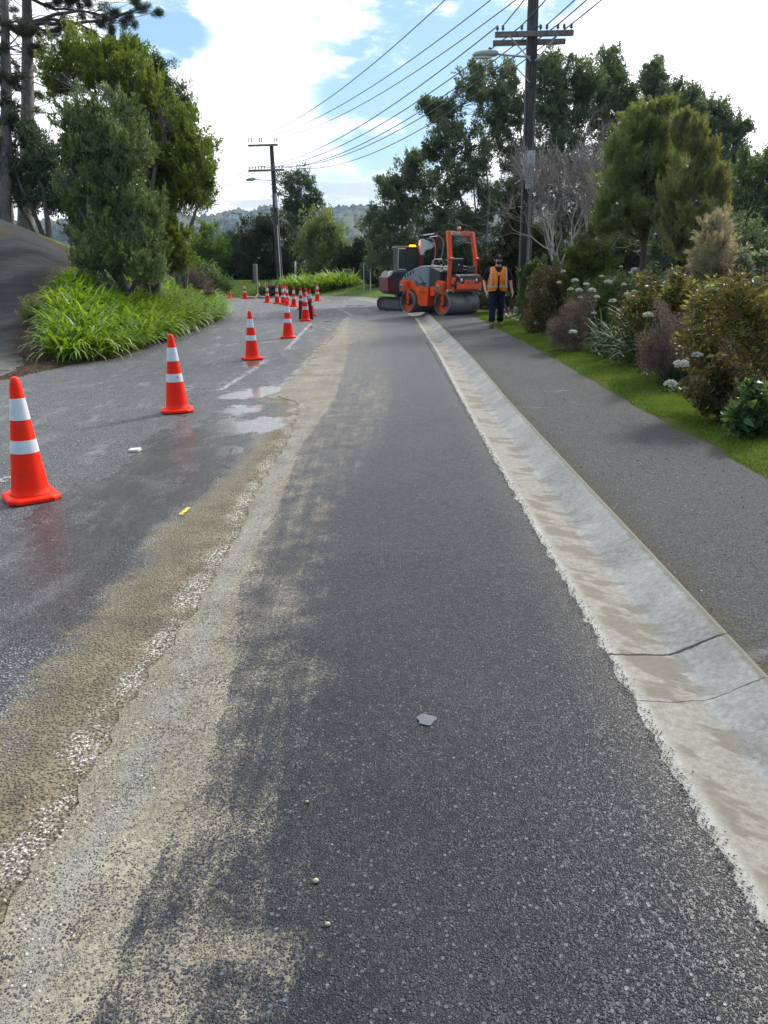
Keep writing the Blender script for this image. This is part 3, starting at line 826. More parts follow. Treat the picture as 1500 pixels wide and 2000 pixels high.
# foliage materials
L_poh = leafmat('leaf_grey_green', [(.055, .082, .024), (.11, .148, .048), (.19, .235, .09), (.33, .365, .18)], .45, .25, (1.3, 1.5, .8), spec=.5)
L_olv = leafmat('leaf_olive', [(.05, .075, .012), (.10, .14, .02), (.17, .21, .035), (.26, .28, .06)], .45, .35, spec=.4)
L_drk = leafmat('leaf_dark', [(.026, .042, .018), (.050, .076, .032), (.080, .115, .05), (.12, .155, .075)], .5, .25, spec=.4)
L_gum = leafmat('leaf_blue_green', [(.062, .086, .045), (.12, .15, .078), (.19, .225, .115), (.28, .30, .18)], .45, .25, (1.3, 1.5, .9), spec=.4)
L_pin = leafmat('pine_needles', [(.018, .030, .014), (.035, .052, .022), (.055, .072, .03), (.075, .085, .04)], .6, .15, spec=.25)
L_kan = leafmat('leaf_feathery_green', [(.10, .125, .045), (.155, .185, .07), (.21, .245, .10), (.29, .31, .14)], .5, .35, spec=.3)
L_kan2 = leafmat('leaf_feathery_olive', [(.13, .125, .05), (.19, .185, .08), (.26, .25, .12), (.34, .32, .16)], .55, .35, spec=.3)
L_bei = leafmat('leaf_straw', [(.22, .20, .12), (.32, .29, .18), (.43, .39, .26), (.55, .50, .36)], .6, .35, (1.3, 1.2, .9), spec=.2)
L_con = leafmat('leaf_gold_conifer', [(.02, .035, .01), (.05, .075, .012), (.11, .13, .02), (.20, .19, .03)], .55, .25)
L_brt = leafmat('leaf_bright', [(.05, .09, .015), (.09, .15, .022), (.13, .20, .03), (.17, .24, .045)], .5, .35)
L_far = leafmat('leaf_hedge', [(.018, .030, .014), (.032, .045, .018), (.055, .062, .022), (.085, .078, .028)], .55, .2)
L_aga = leafmat('leaf_agapanthus', [(.045, .095, .006), (.11, .20, .010), (.20, .32, .02), (.36, .45, .06)], .42, .34, (1.5, 1.5, .5), clump=1.6, spec=.5)
L_agd = leafmat('leaf_strap_dark', [(.012, .035, .015), (.025, .06, .022), (.05, .095, .035), (.09, .14, .06)], .6, .25, spec=.25)
L_hyd = leafmat('leaf_autumn', [(.05, .055, .018), (.11, .12, .03), (.12, .07, .03), (.21, .21, .05), (.38, .31, .07)], .5, .35, (1.3, 1.3, .6), clump=3)
L_rus = leafmat('leaf_rusty', [(.04, .045, .018), (.10, .068, .03), (.075, .08, .028), (.19, .14, .05), (.07, .035, .02)], .55, .3, (1.3, 1.1, .7), clump=3)
L_brn = leafmat('leaf_dry_pink', [(.09, .06, .045), (.15, .10, .08), (.22, .15, .12), (.30, .22, .18)], .7, .2, (1.2, 1.1, 1), clump=3)
L_grn = leafmat('leaf_garden_green', [(.025, .05, .018), (.05, .09, .03), (.09, .14, .045), (.14, .19, .07)], .45, .3, clump=3)
L_pal = leafmat('leaf_pale', [(.08, .12, .05), (.18, .22, .11), (.34, .37, .24), (.5, .5, .38)], .5, .3, (1.2, 1.2, .9), clump=3)
L_wht = leafmat('petal_white', [(.45, .45, .38), (.60, .58, .50), (.72, .70, .62)], .7, .25, (1, 1, 1), clump=3)
L_lime = leafmat('petal_lime', [(.40, .50, .22), (.55, .62, .32)], .7, .25, (1, 1, 1), clump=3)
L_grs = leafmat('grass_blade', [(.05, .085, .012), (.085, .14, .018), (.125, .18, .03), (.20, .21, .06)], .5, .4, (1.3, 1.4, .5), clump=1.3)
L_lit = leafmat('leaf_litter', [(.05, .03, .018), (.11, .06, .03), (.20, .11, .05), (.32, .24, .14)], .8, .05, (1, 1, 1), clump=2)
B_gry = barkmat('bark_grey', (.05, .043, .036), (.20, .18, .155))
B_brn = barkmat('bark_brown', (.035, .025, .018), (.13, .10, .075))
B_pin = barkmat('bark_pine', (.035, .028, .024), (.20, .165, .14), 9)
B_wht = barkmat('bark_white', (.22, .20, .17), (.62, .59, .53), 12)
B_twg = barkmat('bark_twig', (.16, .135, .125), (.38, .33, .31), 12)
B_stm = barkmat('stem_brown', (.06, .028, .016), (.24, .125, .06), 12)
B_stg = barkmat('stem_green', (.06, .07, .02), (.17, .17, .06), 12)

# ---- left side
tree('pohutukawa_tree', 'large rounded grey-green tree rising behind the agapanthus bed', 'tree', (235, 20.5),
     [(160, 240, 48, 44), (215, 255, 55, 55), (250, 320, 55, 55), (190, 330, 55, 55), (170, 400, 50, 50, .3), (230, 400, 60, 55), (275, 420, 45, 60), (215, 470, 55, 45, -.2), (270, 490, 45, 40), (180, 505, 40, 26, -.3), (230, 510, 40, 22, -.5), (285, 525, 34, 18, -.6), (160, 295, 40, 40), (165, 455, 35, 40, .5)],
     20.5, 105000, (.095, .036), .30, .16, L_poh, B_gry, stems=3, up=.75, outw=.5, spread=.4)
tree('olive_green_tree', 'broad yellow-green tree with overhanging right side beside the grey-green tree', 'tree', (300, 22.5),
     [(150, 110, 50, 40, .8), (200, 130, 48, 48), (240, 165, 52, 55), (290, 190, 48, 50), (330, 245, 48, 50), (370, 300, 42, 48), (385, 355, 36, 42), (350, 385, 45, 35), (300, 320, 55, 60), (270, 250, 55, 55), (330, 330, 50, 50), (310, 430, 45, 40), (335, 470, 35, 35, -.4), (300, 500, 40, 30, -.6), (340, 515, 35, 22, -.6), (250, 110, 32, 28, .5), (120, 160, 40, 40, .8)],
     22.5, 120000, (.095, .038), .32, .18, L_olv, B_gry, stems=4, up=.6, outw=.5, spread=.45)
tree('dark_crowned_tree', 'dark crown showing above the right shoulder of the yellow-green tree', 'tree', (345, 27),
     [(300, 140, 30, 30), (335, 190, 26, 30), (355, 230, 22, 28), (300, 180, 35, 40), (335, 240, 40, 50), (395, 330, 26, 40), (395, 385, 22, 25)],
     27, 26000, (.10, .035), .32, .18, L_drk, B_gry, stems=2, up=.6)
tree('ivy_clad_tree', 'small dark leafy tree at the top of the driveway beside the pine trunks', 'tree', (95, 35),
     [(85, 300, 40, 35), (65, 340, 35, 40), (110, 350, 30, 45), (75, 385, 40, 30), (120, 395, 30, 25), (60, 270, 28, 25), (140, 380, 20, 30), (20, 350, 30, 40), (5, 300, 25, 30), (30, 250, 22, 20)],
     35, 32000, (.14, .06), .38, .16, L_drk, B_brn, stems=3, up=.4)
# pines: long needle tufts on open limbs
def pine(label, base_px, t, lobes, n, trunk_top, trunk=.32):
    p = at(base_px, 520, t); base = np.array([p[0], p[1], float(T(p[0], p[1]))-.1])
    root = empty('pine_tree', base, label=label, cat='tree', group='pines at the top of the driveway')
    topp = at(trunk_top[0], trunk_top[1], t); paths = [bend(base, topp, trunk, trunk*.45, 12, .012)]
    sp = paths[0][0]; CPs = []
    for (px, py, rx, ry) in lobes:
        c = at(px, py, t+R.uniform(-1.2, 1.2)); k = t/1500
        r = np.array([rx*k, rx*k*.9, ry*k])
        m_ = max(6, int(r[0]*(r[2]+.2)*16)); u = rdir(m_)*(R.random(m_)**.4)[:, None]
        cp = c+u*r; CPs.append(cp)
        kk = int(np.argmin(np.linalg.norm(sp-np.array([0, 0, 1.0])-c, axis=1)+np.where(sp[:, 2] > c[2]+.8, 4, 0)))
        lp, lr_ = bend(sp[kk], c, .10, .03, 8, .06, .04); paths.append((lp, lr_))
        for q in cp[:60]: paths.append(bend(lp[int(R.integers(2, 8))], q, .022, .008, 4, .09, .05))
    for _ in range(60):     # dead snags
        kk = int(R.integers(2, 11)); a = sp[kk]; d = unit(np.array([R.normal(), R.normal(), R.normal()*.35+.1]))
        paths.append(bend(a, a+d*R.uniform(.7, 2.4), .035, .006, 5, .08, .03))
    CP = np.concatenate(CPs); per = max(10, n//len(CP)); idx = np.repeat(np.arange(len(CP)), per); m_ = len(idx)
    ax = unit(R.normal(size=(len(CP), 3))*np.array([1, 1, .5])+np.array([0, 0, .35]))[idx]
    P = CP[idx]+ax*(R.random(m_)[:, None]-.5)*.55+rdir(m_)*.10
    D = ax*.6+rdir(m_)*.8+np.array([0, 0, .15])
    V, F = leaves_np(P, D, .20*(.7+.6*R.random(m_)), .018)
    mesh_np('crown', V, F, L_pin, root, origin=base)
    V, F = tubes_np(paths, 7); mesh_np('trunk', V, F, B_pin, root, smooth=True, origin=base)
pine('tall pine with the thickest trunk, its long limb reaching right across the sky', 50, 38,
     [(150, 20, 60, 22), (220, 35, 55, 18), (285, 12, 35, 12), (200, 75, 32, 10), (250, 80, 24, 12), (110, 60, 45, 15), (150, -30, 90, 30), (60, 50, 45, 18), (90, 100, 30, 12), (250, -25, 60, 20), (60, -60, 80, 40)], 52000, (48, -120), .42)
pine('pine trunk at the left edge with a sagging green branch across it', 18, 35,
     [(20, 55, 45, 14), (60, 58, 35, 10), (10, 150, 30, 14), (35, 160, 30, 12), (-20, 100, 40, 30), (5, 200, 25, 10), (-30, 20, 60, 40)], 24000, (2, -100), .30)
pine('slim bare pine trunk between the driveway crest and the dark leafy tree', 32, 40,
     [(40, 130, 35, 10), (75, 185, 25, 9), (60, 215, 25, 8), (30, -50, 60, 30)], 9000, (14, -60), .20)

# agapanthus beds
def aga_bed(name, label, pts, lm, L=(.5, .75), W=.042, per=26, seg=5, cat='ground cover', kind='stuff', group=None, lift=(.75, 1.45), droop=(.8, 2.1)):
    P = []; A = []; Ls = []; Ws = []; Li = []; Dr = []
    for (x, y) in pts:
        z = float(T(x, y)); n = int(per*R.uniform(.8, 1.2))
        a = R.uniform(0, 2*pi, n); s = R.uniform(.85, 1.15)
        P.append(np.stack([x+np.cos(a)*.05, y+np.sin(a)*.05, np.full(n, z-.02)], 1)); A.append(a)
        Ls.append(R.uniform(L[0], L[1], n)*s*1.25); Ws.append(np.full(n, W)*R.uniform(.7, 1.15, n)); Li.append(R.uniform(*lift, n)); Dr.append(R.uniform(*droop, n))
    V, F = straps_np(np.concatenate(P), np.concatenate(A), np.concatenate(Ls), np.concatenate(Ws), np.concatenate(Li), np.concatenate(Dr), seg)
    o = mesh_np(name, V, F, lm, smooth=False)
    return tag(o, label, cat, group, kind)
pts = []
tries = 0
cand = R.uniform((-8.6, 14.3), (-5.0, 35), (9000, 2))
dl = -sdist(cand[:, 0], cand[:, 1], RLs); dd = sdist(cand[:, 0], cand[:, 1], DRs)
lim = np.interp(cand[:, 1], [14, 20, 27, 35], [4.0, 3.6, 2.6, 1.6])
front = cand[:, 1]-14.30-np.maximum(0, -(cand[:, 0]+6.1))*.35
cand = cand[(dl > .12) & (dl < lim) & (dd > .62) & (front > .1)]
kept = []
for c in cand:
    if all((c[0]-k[0])**2+(c[1]-k[1])**2 > .205**2 for k in kept): kept.append(c)
print('aga', len(kept))
aga_bed('agapanthus_bed', 'thick bright green bed of arching agapanthus leaves filling the corner beside the driveway', kept, L_aga, W=.054, per=30, droop=(1.1, 2.5), lift=(.8, 1.5))
# ---- trees and shrubs at the end of the road
FG = 'hedge trees beyond the bend'
def ft(label, base, lobes, t, n, lm, bm=B_brn, name='hedge_tree', leaf=(.20, .09), clump=.55, **k):
    return tree(name, label, 'tree', base, lobes, t, n, leaf, clump, k.pop('trunk', .16), lm, bm, group=FG, **k)
ft('bright green rounded tree left of the leaning power pole', (405, 58), [(405, 480, 34, 32), (385, 500, 25, 28), (430, 500, 28, 30), (410, 520, 40, 28), (400, 545, 42, 25)], 58, 15000, L_brt)
ft('dark tree standing just right of the bright green rounded tree', (460, 60), [(465, 480, 24, 28), (450, 505, 22, 28), (478, 510, 26, 34), (465, 540, 34, 25)], 60, 13000, L_drk)
ft('brownish spreading tree directly left of the leaning power pole', (505, 58), [(500, 455, 32, 25), (530, 450, 28, 30), (515, 490, 42, 36), (490, 520, 36, 32), (530, 535, 36, 30), (555, 500, 30, 45)], 58, 20000, L_far)
ft('tall loose tree behind the leaning power pole', (585, 64), [(565, 365, 26, 28), (592, 360, 22, 24), (612, 395, 20, 24), (570, 405, 28, 30), (595, 420, 32, 35), (575, 455, 30, 40), (600, 500, 30, 40)], 64, 16000, L_drk, B_gry, leaf=(.22, .08), clump=.5, fill=.7, trunk=.2, cover=.8)
ft('round bushy olive tree right of the leaning power pole', (632, 57), [(620, 450, 28, 30), (640, 445, 24, 28), (655, 475, 26, 32), (610, 480, 28, 34), (635, 500, 40, 36), (630, 535, 42, 26), (668, 505, 16, 26)], 57, 22000, L_kan)
ft('low dark bush with yellow tips between the round tree and the road sign', (690, 54), [(690, 510, 26, 22), (715, 500, 26, 26), (670, 530, 26, 22), (700, 545, 34, 22), (735, 515, 26, 36)], 54, 14000, L_far)
ft('dark hedge row running behind the road bend', (490, 62), [(440, 560, 40, 20), (500, 560, 40, 22), (560, 560, 40, 24), (620, 560, 40, 24), (680, 560, 40, 24), (420, 540, 20, 20)], 62, 20000, L_drk, name='hedge')
for args in [('grey-green bush beside the left end of the far cones', (412, 44), [(405, 530, 20, 14), (425, 545, 22, 16), (400, 555, 24, 14), (440, 560, 10, 8)], 44, 8000, L_poh),]:
    tree('bush', args[0], 'bush', args[1], args[2], args[3], args[4], (.12, .045), .3, .05, args[5], B_brn)
tree('dried_hydrangea', 'faded pinkish-brown flower bush at the far end of the agapanthus bed', 'bush', (370, 29),
     [(350, 525, 26, 18), (375, 545, 24, 16), (395, 560, 20, 14), (335, 500, 18, 18), (410, 575, 10, 8, -.3)], 29, 6500, (.06, .045), .14, .04, L_brn, B_twg, fill=.4)
far2 = []
for _ in range(2600):
    x = R.uniform(-7.2, -1.6); y = R.uniform(49.0, 53.2)
    if ((x+4.35)/2.4)**2+((y-51.2)/1.6)**2 < 1 and all((x-k[0])**2+(y-k[1])**2 > .27**2 for k in far2): far2.append((x, y))
aga_bed('agapanthus_bed', 'rounded clump of agapanthus on the far verge behind the single cone', far2, L_aga, L=(.8, 1.15), W=.075, per=20)
far3 = [(R.uniform(-7.8, -5.6), R.uniform(49.2, 51)) for _ in range(45)]
aga_bed('agapanthus_bed', 'low dark strap leaves behind the row of far cones', far3, L_agd, L=(.5, .8), W=.06, per=18)

# ---- big trees on the right
RG = 'tall trees behind the roller and the power pole'
def rt(label, base, lobes, t, n, lm=L_gum, leaf=(.13, .05), clump=.36, **k):
    return tree(k.pop('name', 'evergreen_tree'), label, 'tree', base, lobes, t, n, leaf, clump, k.pop('trunk', .17), lm, k.pop('bm', B_gry), group=RG, **k)
rt('sparse tree with several thin stems above the excavator', (790, 34), [(735, 455, 32, 34), (765, 415, 32, 34), (790, 350, 28, 36), (815, 325, 22, 28), (825, 395, 34, 42), (790, 465, 42, 42), (845, 455, 34, 44), (745, 500, 36, 34), (755, 375, 22, 24)], 34, 38000, stems=5, cover=.85, fill=.85, trunk=.10)
rt('tall open tree with upright stems above the roller roof frame', (930, 33), [(925, 165, 30, 34), (950, 200, 36, 36), (870, 235, 30, 34), (850, 215, 20, 20), (895, 285, 42, 48), (875, 360, 40, 50), (930, 330, 32, 60), (890, 440, 44, 50), (940, 430, 34, 50), (845, 290, 22, 26)], 33, 52000, stems=5, cover=.95, fill=.8, trunk=.12)
rt('tall narrow tree just left of the near power pole', (1000, 34), [(985, 155, 26, 36), (1005, 210, 28, 42), (985, 275, 28, 46), (1010, 340, 30, 50), (975, 400, 32, 50), (1010, 440, 30, 50), (970, 220, 22, 28)], 34, 36000, stems=4, cover=1.0, fill=.8, trunk=.12)
rt('broad dense tree directly behind the near power pole', (1090, 34), [(1075, 140, 38, 38), (1110, 175, 44, 44), (1065, 205, 38, 48), (1125, 235, 48, 48), (1075, 280, 38, 48), (1150, 165, 30, 34), (1110, 320, 48, 44), (1050, 370, 34, 60), (1120, 420, 50, 60)], 34, 64000, stems=3, cover=1.2, fill=.7)
rt('pointed dark tree with the highest crown right of the near power pole', (1200, 35), [(1190, 125, 30, 32), (1205, 165, 38, 38), (1165, 200, 40, 36), (1235, 200, 34, 36), (1200, 250, 50, 50), (1230, 310, 50, 60), (1180, 350, 45, 60)], 35, 56000, stems=2, cover=1.2, fill=.7)
rt('dark tree with a ragged flat crown behind the feathery trees', (1290, 35), [(1275, 155, 22, 32), (1300, 195, 36, 36), (1335, 190, 28, 30), (1285, 240, 44, 44), (1330, 250, 44, 44), (1300, 320, 50, 60)], 35, 44000, stems=3, cover=1.1, fill=.8)
rt('dark rounded tree furthest right on the skyline', (1390, 36), [(1375, 215, 34, 34), (1400, 250, 40, 36), (1430, 290, 30, 36), (1370, 285, 44, 44), (1415, 340, 44, 44), (1375, 370, 50, 60), (1445, 255, 14, 16), (1415, 420, 50, 60)], 36, 52000, stems=2, cover=1.2, fill=.6)
rt('pale blue-green tree at the right edge behind the garden', (1470, 30), [(1450, 360, 36, 40), (1490, 335, 40, 45), (1530, 360, 40, 60), (1440, 420, 34, 45), (1480, 420, 50, 50), (1465, 480, 50, 40), (1530, 460, 50, 60)], 30, 40000, lm=L_poh, fill=.6)
# understorey
tree('shrub', 'dark mass of shrubs behind the roller', 'bush', (880, 31), [(845, 520, 40, 36), (890, 500, 45, 40), (935, 520, 40, 45), (900, 560, 50, 35), (960, 570, 36, 34), (800, 540, 36, 30), (845, 570, 40, 28)], 31, 30000, (.13, .055), .36, .07, L_drk, B_brn, stems=4)
tree('shrub', 'yellow-tipped shrub left of the excavator cab', 'bush', (765, 47), [(735, 505, 26, 26), (765, 490, 26, 32), (755, 540, 30, 30), (790, 530, 26, 30), (740, 555, 24, 20)], 47, 15000, (.15, .06), .4, .07, L_far, B_brn, stems=3)
tree('shrub', 'yellowish climbing shrub between the worker and the near power pole', 'bush', (1005, 24.5), [(1000, 475, 24, 40), (1010, 430, 16, 30), (985, 520, 26, 40), (1005, 570, 22, 40), (960, 530, 20, 40)], 24.5, 20000, (.09, .04), .28, .05, L_far, B_brn, stems=3, cover=.8)
tree('shrub', 'shaded hedge below the bare white tree', 'bush', (1080, 25), [(1060, 510, 34, 28), (1110, 500, 40, 30), (1170, 510, 44, 30), (1230, 505, 44, 30), (1060, 470, 30, 30)], 25, 30000, (.09, .04), .3, .05, L_drk, B_brn, stems=3)
tree('hedge', 'low clipped dark hedge between the roller drum and the worker', 'hedge', (960, 26.5), [(945, 590, 22, 20), (975, 592, 22, 22), (1000, 592, 20, 22)], 26.5, 9000, (.06, .03), .2, .03, L_drk, B_brn, fill=.3)
tree('hedge', 'dark hedge filling the space behind the feathery trees', 'hedge', (1330, 26), [(1290, 470, 50, 50), (1350, 480, 50, 50), (1420, 480, 50, 50), (1480, 490, 50, 45), (1230, 450, 45, 55), (1190, 515, 44, 30), (1250, 520, 44, 30), (1310, 525, 44, 30), (1370, 525, 44, 30)], 26, 42000, (.10, .045), .35, .05, L_gum, B_brn, stems=3)

# bare white-barked tree
def bare_tree():
    p = at(1101, 520, 20.5); base = np.array([p[0], p[1], float(T(p[0], p[1]))-.05])
    root = empty('bare_tree', base, label='leafless white-trunked tree with a haze of fine twigs right of the near power pole', cat='tree')
    rg = np.random.default_rng(11); big = []; fine = []
    def grow(p0, d, L, r, lev):
        k = 5; pts = [p0]; dd = d.copy()
        for i in range(k-1):
            dd = unit(dd+rg.normal(size=3)*.10+np.array([0, 0, .05 if lev < 3 else .02])); pts.append(pts[-1]+dd*L/(k-1))
        pts = np.array(pts); r1 = r*.62
        (big if lev < 4 else fine).append((pts, np.linspace(max(r, .0055), max(r1, .0045), k)))
        if lev >= 8: return
        nb = 3 if lev in (0, 1) else (3 if rg.random() < .3 else 2)
        for j in range(nb):
            a = rg.uniform(.22, .62)*(1.15 if lev < 2 else 1); ax = unit(np.cross(dd, rg.normal(size=3)))
            nd = unit(dd*math.cos(a)+ax*math.sin(a))
            q = pts[-1] if j < 2 else pts[int(rg.integers(2, 5))]
            grow(q, nd, L*rg.uniform(.68, .9), r1*(.85 if j == 0 else .68), lev+1)
    trunk = bend(base, base+np.array([.02, 0, .75]), .105, .08, 5, .02); big.append(trunk)
    q = trunk[0][-1]
    for (dx, dy, L) in [(-.42, .1, .95), (-.12, -.2, 1.0), (.18, .15, 1.05), (.55, -.1, 1.0), (.75, .2, .85), (-.5, -.3, .78)]:
        grow(q-np.array([0, 0, R.uniform(0, .25)]), unit(np.array([dx, dy, 1.0])), L, .05, 1)
    V, F = tubes_np(big, 6); mesh_np('trunk', V, F, B_wht, root, smooth=True, origin=base)
    V, F = tubes_np(fine, 3); mesh_np('twigs', V, F, B_twg, root, smooth=True, origin=base)
    print('bare', len(fine))
bare_tree()
# feathery trees
tree('feathery_tree', 'soft feathery green tree with a dark trunk in the garden', 'tree', (1250, 17.5),
     [(1250, 255, 36, 38), (1225, 300, 40, 40), (1275, 290, 34, 42), (1215, 350, 40, 42), (1265, 355, 46, 48), (1205, 405, 36, 40), (1255, 420, 52, 42), (1300, 400, 36, 44), (1190, 440, 28, 26), (1285, 225, 26, 24), (1300, 330, 26, 50)],
     17.5, 110000, (.085, .015), .26, .10, L_kan, B_brn, up=.7, spread=.5, fill=.7, cover=.85, twig_r=.007)
tree('feathery_tree', 'tall olive-brown feathery tree with pointed plumes right of the soft green one', 'tree', (1345, 16.5),
     [(1345, 270, 26, 34), (1355, 320, 32, 44), (1330, 370, 34, 50), (1375, 370, 26, 44), (1350, 430, 46, 46), (1395, 400, 14, 44), (1320, 440, 34, 44), (1355, 480, 50, 34), (1402, 355, 9, 26), (1330, 250, 12, 22)],
     16.5, 90000, (.085, .015), .22, .09, L_kan2, B_brn, up=1.3, spread=.35, fill=.7, cover=.9, twig_r=.007)
tree('columnar_shrub', 'straw-coloured wispy column-shaped shrub standing in the garden', 'bush', (1393, 11.8),
     [(1395, 455, 26, 34), (1393, 500, 36, 42), (1392, 545, 38, 38), (1392, 580, 34, 30)],
     11.8, 42000, (.075, .007), .14, .03, L_bei, B_twg, up=.45, outw=1.1, spread=.3, fill=.6, twig_r=.004)
tree('conifer_shrub', 'low golden-tipped conifer at the foot of the bare white tree', 'bush', (1150, 16),
     [(1160, 480, 26, 22), (1140, 505, 30, 22), (1165, 520, 34, 24), (1135, 540, 26, 22), (1160, 555, 34, 22)],
     16, 26000, (.05, .018), .17, .05, L_con, B_brn, up=.1, outw=1.0)

# ---- garden bed along the footpath
def gpt(px, py, off=.12): return groundpt(px, py, off)
def shrub(name, label, base, lobes, t, n, leaf, clump, lm, sm, stems=30, heads=None, hm=None, hr=.05, stem_r=.005, cat='garden plant', group=None, cover=.5, fill=.85, up=.2, outw=.5, hoff=0, lowcut=False, **k):
    base = np.array([base[0], base[1], float(T(base[0], base[1]))])
    root = empty(name, base, label=label, cat=cat, group=group)
    LB = [(at(l[0], l[1], t+(l[4] if len(l) > 4 else 0)), np.array([l[2], (l[2]+l[3])*.5, l[3]])*t/1500) for l in lobes]
    CP = []
    for c, r in LB:
        m_ = max(4, int(cover*(r[0]*r[2]+r[1]*r[2]+r[0]*r[1])*4.2/(clump*clump*3.1)))
        CP.append(c+rdir(m_)*(1-fill*R.random(m_)**1.3)[:, None]*r)
    CP = np.concatenate(CP)
    gh = CP[:, 2]-T(CP[:, 0], CP[:, 1]); CP = CP[gh > .03]; gh = gh[gh > .03]
    if lowcut: CP = CP[R.random(len(CP)) < .12+.88*sst(gh/gh.max(), .25, .70)]
    per = max(2, n//len(CP)); idx = np.repeat(np.arange(len(CP)), per); m_ = len(idx)
    axc = unit(unit(CP-base-np.array([0, 0, .1]))*outw*1.4+np.array([0, 0, up+.5])+rdir(len(CP))*.35)[idx]
    u_ = R.random(m_); perp = unit(np.cross(axc, rdir(m_)))
    P = CP[idx]+axc*((u_-.6)*clump*2.6)[:, None]+perp*(.12*clump*(1.1-u_))[:, None]+rdir(m_)*clump*.38
    gz = T(P[:, 0], P[:, 1]); P[:, 2] = np.maximum(P[:, 2], gz+.03)
    D = axc*.35+perp*.8+rdir(m_)*.6
    V, F = leaves_np(P, D, leaf[0]*(.55+.7*R.random(m_)), leaf[1]*(.6+.6*R.random(m_)), .3)
    mesh_np('foliage', V, F, lm, root, origin=base)
    paths = []
    tg = CP[R.choice(len(CP), min(stems, len(CP)), replace=False)]
    for q in tg:
        b = base+np.array([(q[0]-base[0])*.35+R.normal()*.05, (q[1]-base[1])*.35+R.normal()*.05, 0]); b[2] = float(T(b[0], b[1]))-.03
        paths.append(bend(b, q, stem_r*1.4, stem_r*.7, 5, .05, -.02))
    hp = []
    if heads:
        for (px, py, dt, s) in heads:
            dt = dt-hoff
            q = at(px, py, t+dt); b = base+np.array([(q[0]-base[0])*.5, (q[1]-base[1])*.5, 0]); b[2] = float(T(b[0], b[1]))-.03
            paths.append(bend(b, q, stem_r*1.2, stem_r*.8, 5, .05)); hp.append((q, s))
    V, F = tubes_np(paths, 4); mesh_np('stems', V, F, sm, root, smooth=True, origin=base)
    for q, s in hp:
        u = rdir(150); u[:, 2] = np.abs(u[:, 2])*.9-.15
        P = q+u*hr*s*np.array([1, 1, .62]); V, F = leaves_np(P, rdir(150)+u*.4, .026*s, .024*s, .1)
        mesh_np('flower_head', V, F, hm, root, origin=base)
    return root
GG = 'garden border along the footpath'
b = gpt(1060, 655)
shrub('hydrangea_bush', 'rusty-leaved hydrangea bush at the left end of the garden border', (b[0]+.35, b[1]+.5), [(1055, 560, 40, 36), (1085, 545, 40, 34), (1050, 600, 34, 34), (1085, 600, 44, 40), (1110, 570, 30, 36), (1040, 635, 22, 20)], b[1]+.2, 5000, (.085, .042), .18, L_rus, B_stm, 70, group=GG)
b = gpt(1040, 640)
shrub('green_bush', 'green shrub against the foot of the near power pole', (b[0]+.3, b[1]+1.6), [(1035, 540, 26, 26), (1065, 525, 36, 24), (1020, 575, 14, 28), (1030, 600, 18, 30)], b[1]+1.6, 7500, (.07, .03), .15, L_grn, B_brn, 40, group=GG)
b = gpt(1110, 690)
shrub('twiggy_shrub', 'grey-brown twiggy shrub left of the strap leaves', (b[0]+.35, b[1]+.3), [(1110, 620, 34, 34), (1100, 655, 30, 28), (1135, 610, 34, 34), (1130, 660, 30, 26)], b[1]+.1, 6500, (.08, .008), .16, L_brn, B_twg, 90, group=GG, up=1)
b = gpt(1180, 690)
HW = [(1100, 530, 1, .7), (1145, 555, .6, .8), (1175, 540, 1.3, .7), (1218, 556, .8, .8), (1263, 560, .6, .8), (1300, 552, 1, .8), (1160, 612, .1, .7), (1210, 606, .2, .7), (1283, 588, .2, .7), (1092, 552, .8, .7), (1123, 548, 1.2, 1), (1114, 565, 1, .8), (1131, 567, .8, 1), (1156, 567, .4, 1.1), (1188, 551, 1.2, 1.2), (1204, 548, 1.4, 1.1), (1203, 543, 1.6, .9), (1227, 576, .3, 1.2), (1239, 570, .4, .8), (1197, 588, 0, 1), (1166, 580, .3, .8), (1133, 581, .3, .7), (1248, 559, 1, .9), (1240, 527, 2.4, 1.2), (1232, 533, 2, .8), (1255, 542, 2, 1.3), (1267, 543, 2, 1.1), (1287, 544, 2, 1), (1213, 521, 2, .6), (1119, 649, -1.0, 1.0)]
shrub('flowering_shrub', 'fine-leaved dark shrub dotted with white flower heads', (b[0]+.9, b[1]+2.3), [(1150, 590, 44, 36), (1200, 570, 50, 38), (1250, 570, 44, 36), (1170, 630, 50, 40), (1225, 620, 50, 44), (1130, 575, 30, 26), (1280, 560, 40, 34)], b[1]+1.8, 26000, (.05, .016), .15, L_grn, B_brn, 110, HW, L_wht, .05, group=GG, cover=.9, hoff=1.5)
b = gpt(1205, 712)
root = aga_bed('strap_leaf_plant', 'dark green strap-leaved clump beside the grass, middle of the border', [(b[0]+dx, b[1]+dy) for dx, dy in [(.30, -.2), (.35, .25), (.32, .7), (.45, 1.1), (.7, .4), (.75, .9), (.55, -.5), (.6, 1.6), (.35, 1.9), (.8, 1.4), (.45, 2.5)]], L_agd, L=(.55, .85), W=.042, per=26, cat='garden plant', kind=None, group=GG, lift=(.5, 1.4), droop=(.6, 2.0))
b = gpt(1255, 735)
shrub('hydrangea_bush', 'yellowing hydrangea behind the strap leaves with one white head', (b[0]+1.3, b[1]+1.4), [(1250, 600, 44, 34), (1290, 580, 44, 34), (1330, 590, 40, 40), (1240, 640, 38, 40), (1290, 640, 44, 44)], b[1]+1.2, 3200, (.09, .038), .2, L_hyd, B_stm, 90, [(1266, 616, -.6, 1.2), (1330, 605, -.3, 1.0)], L_wht, .05, group=GG, lowcut=True)
b = gpt(1300, 765)
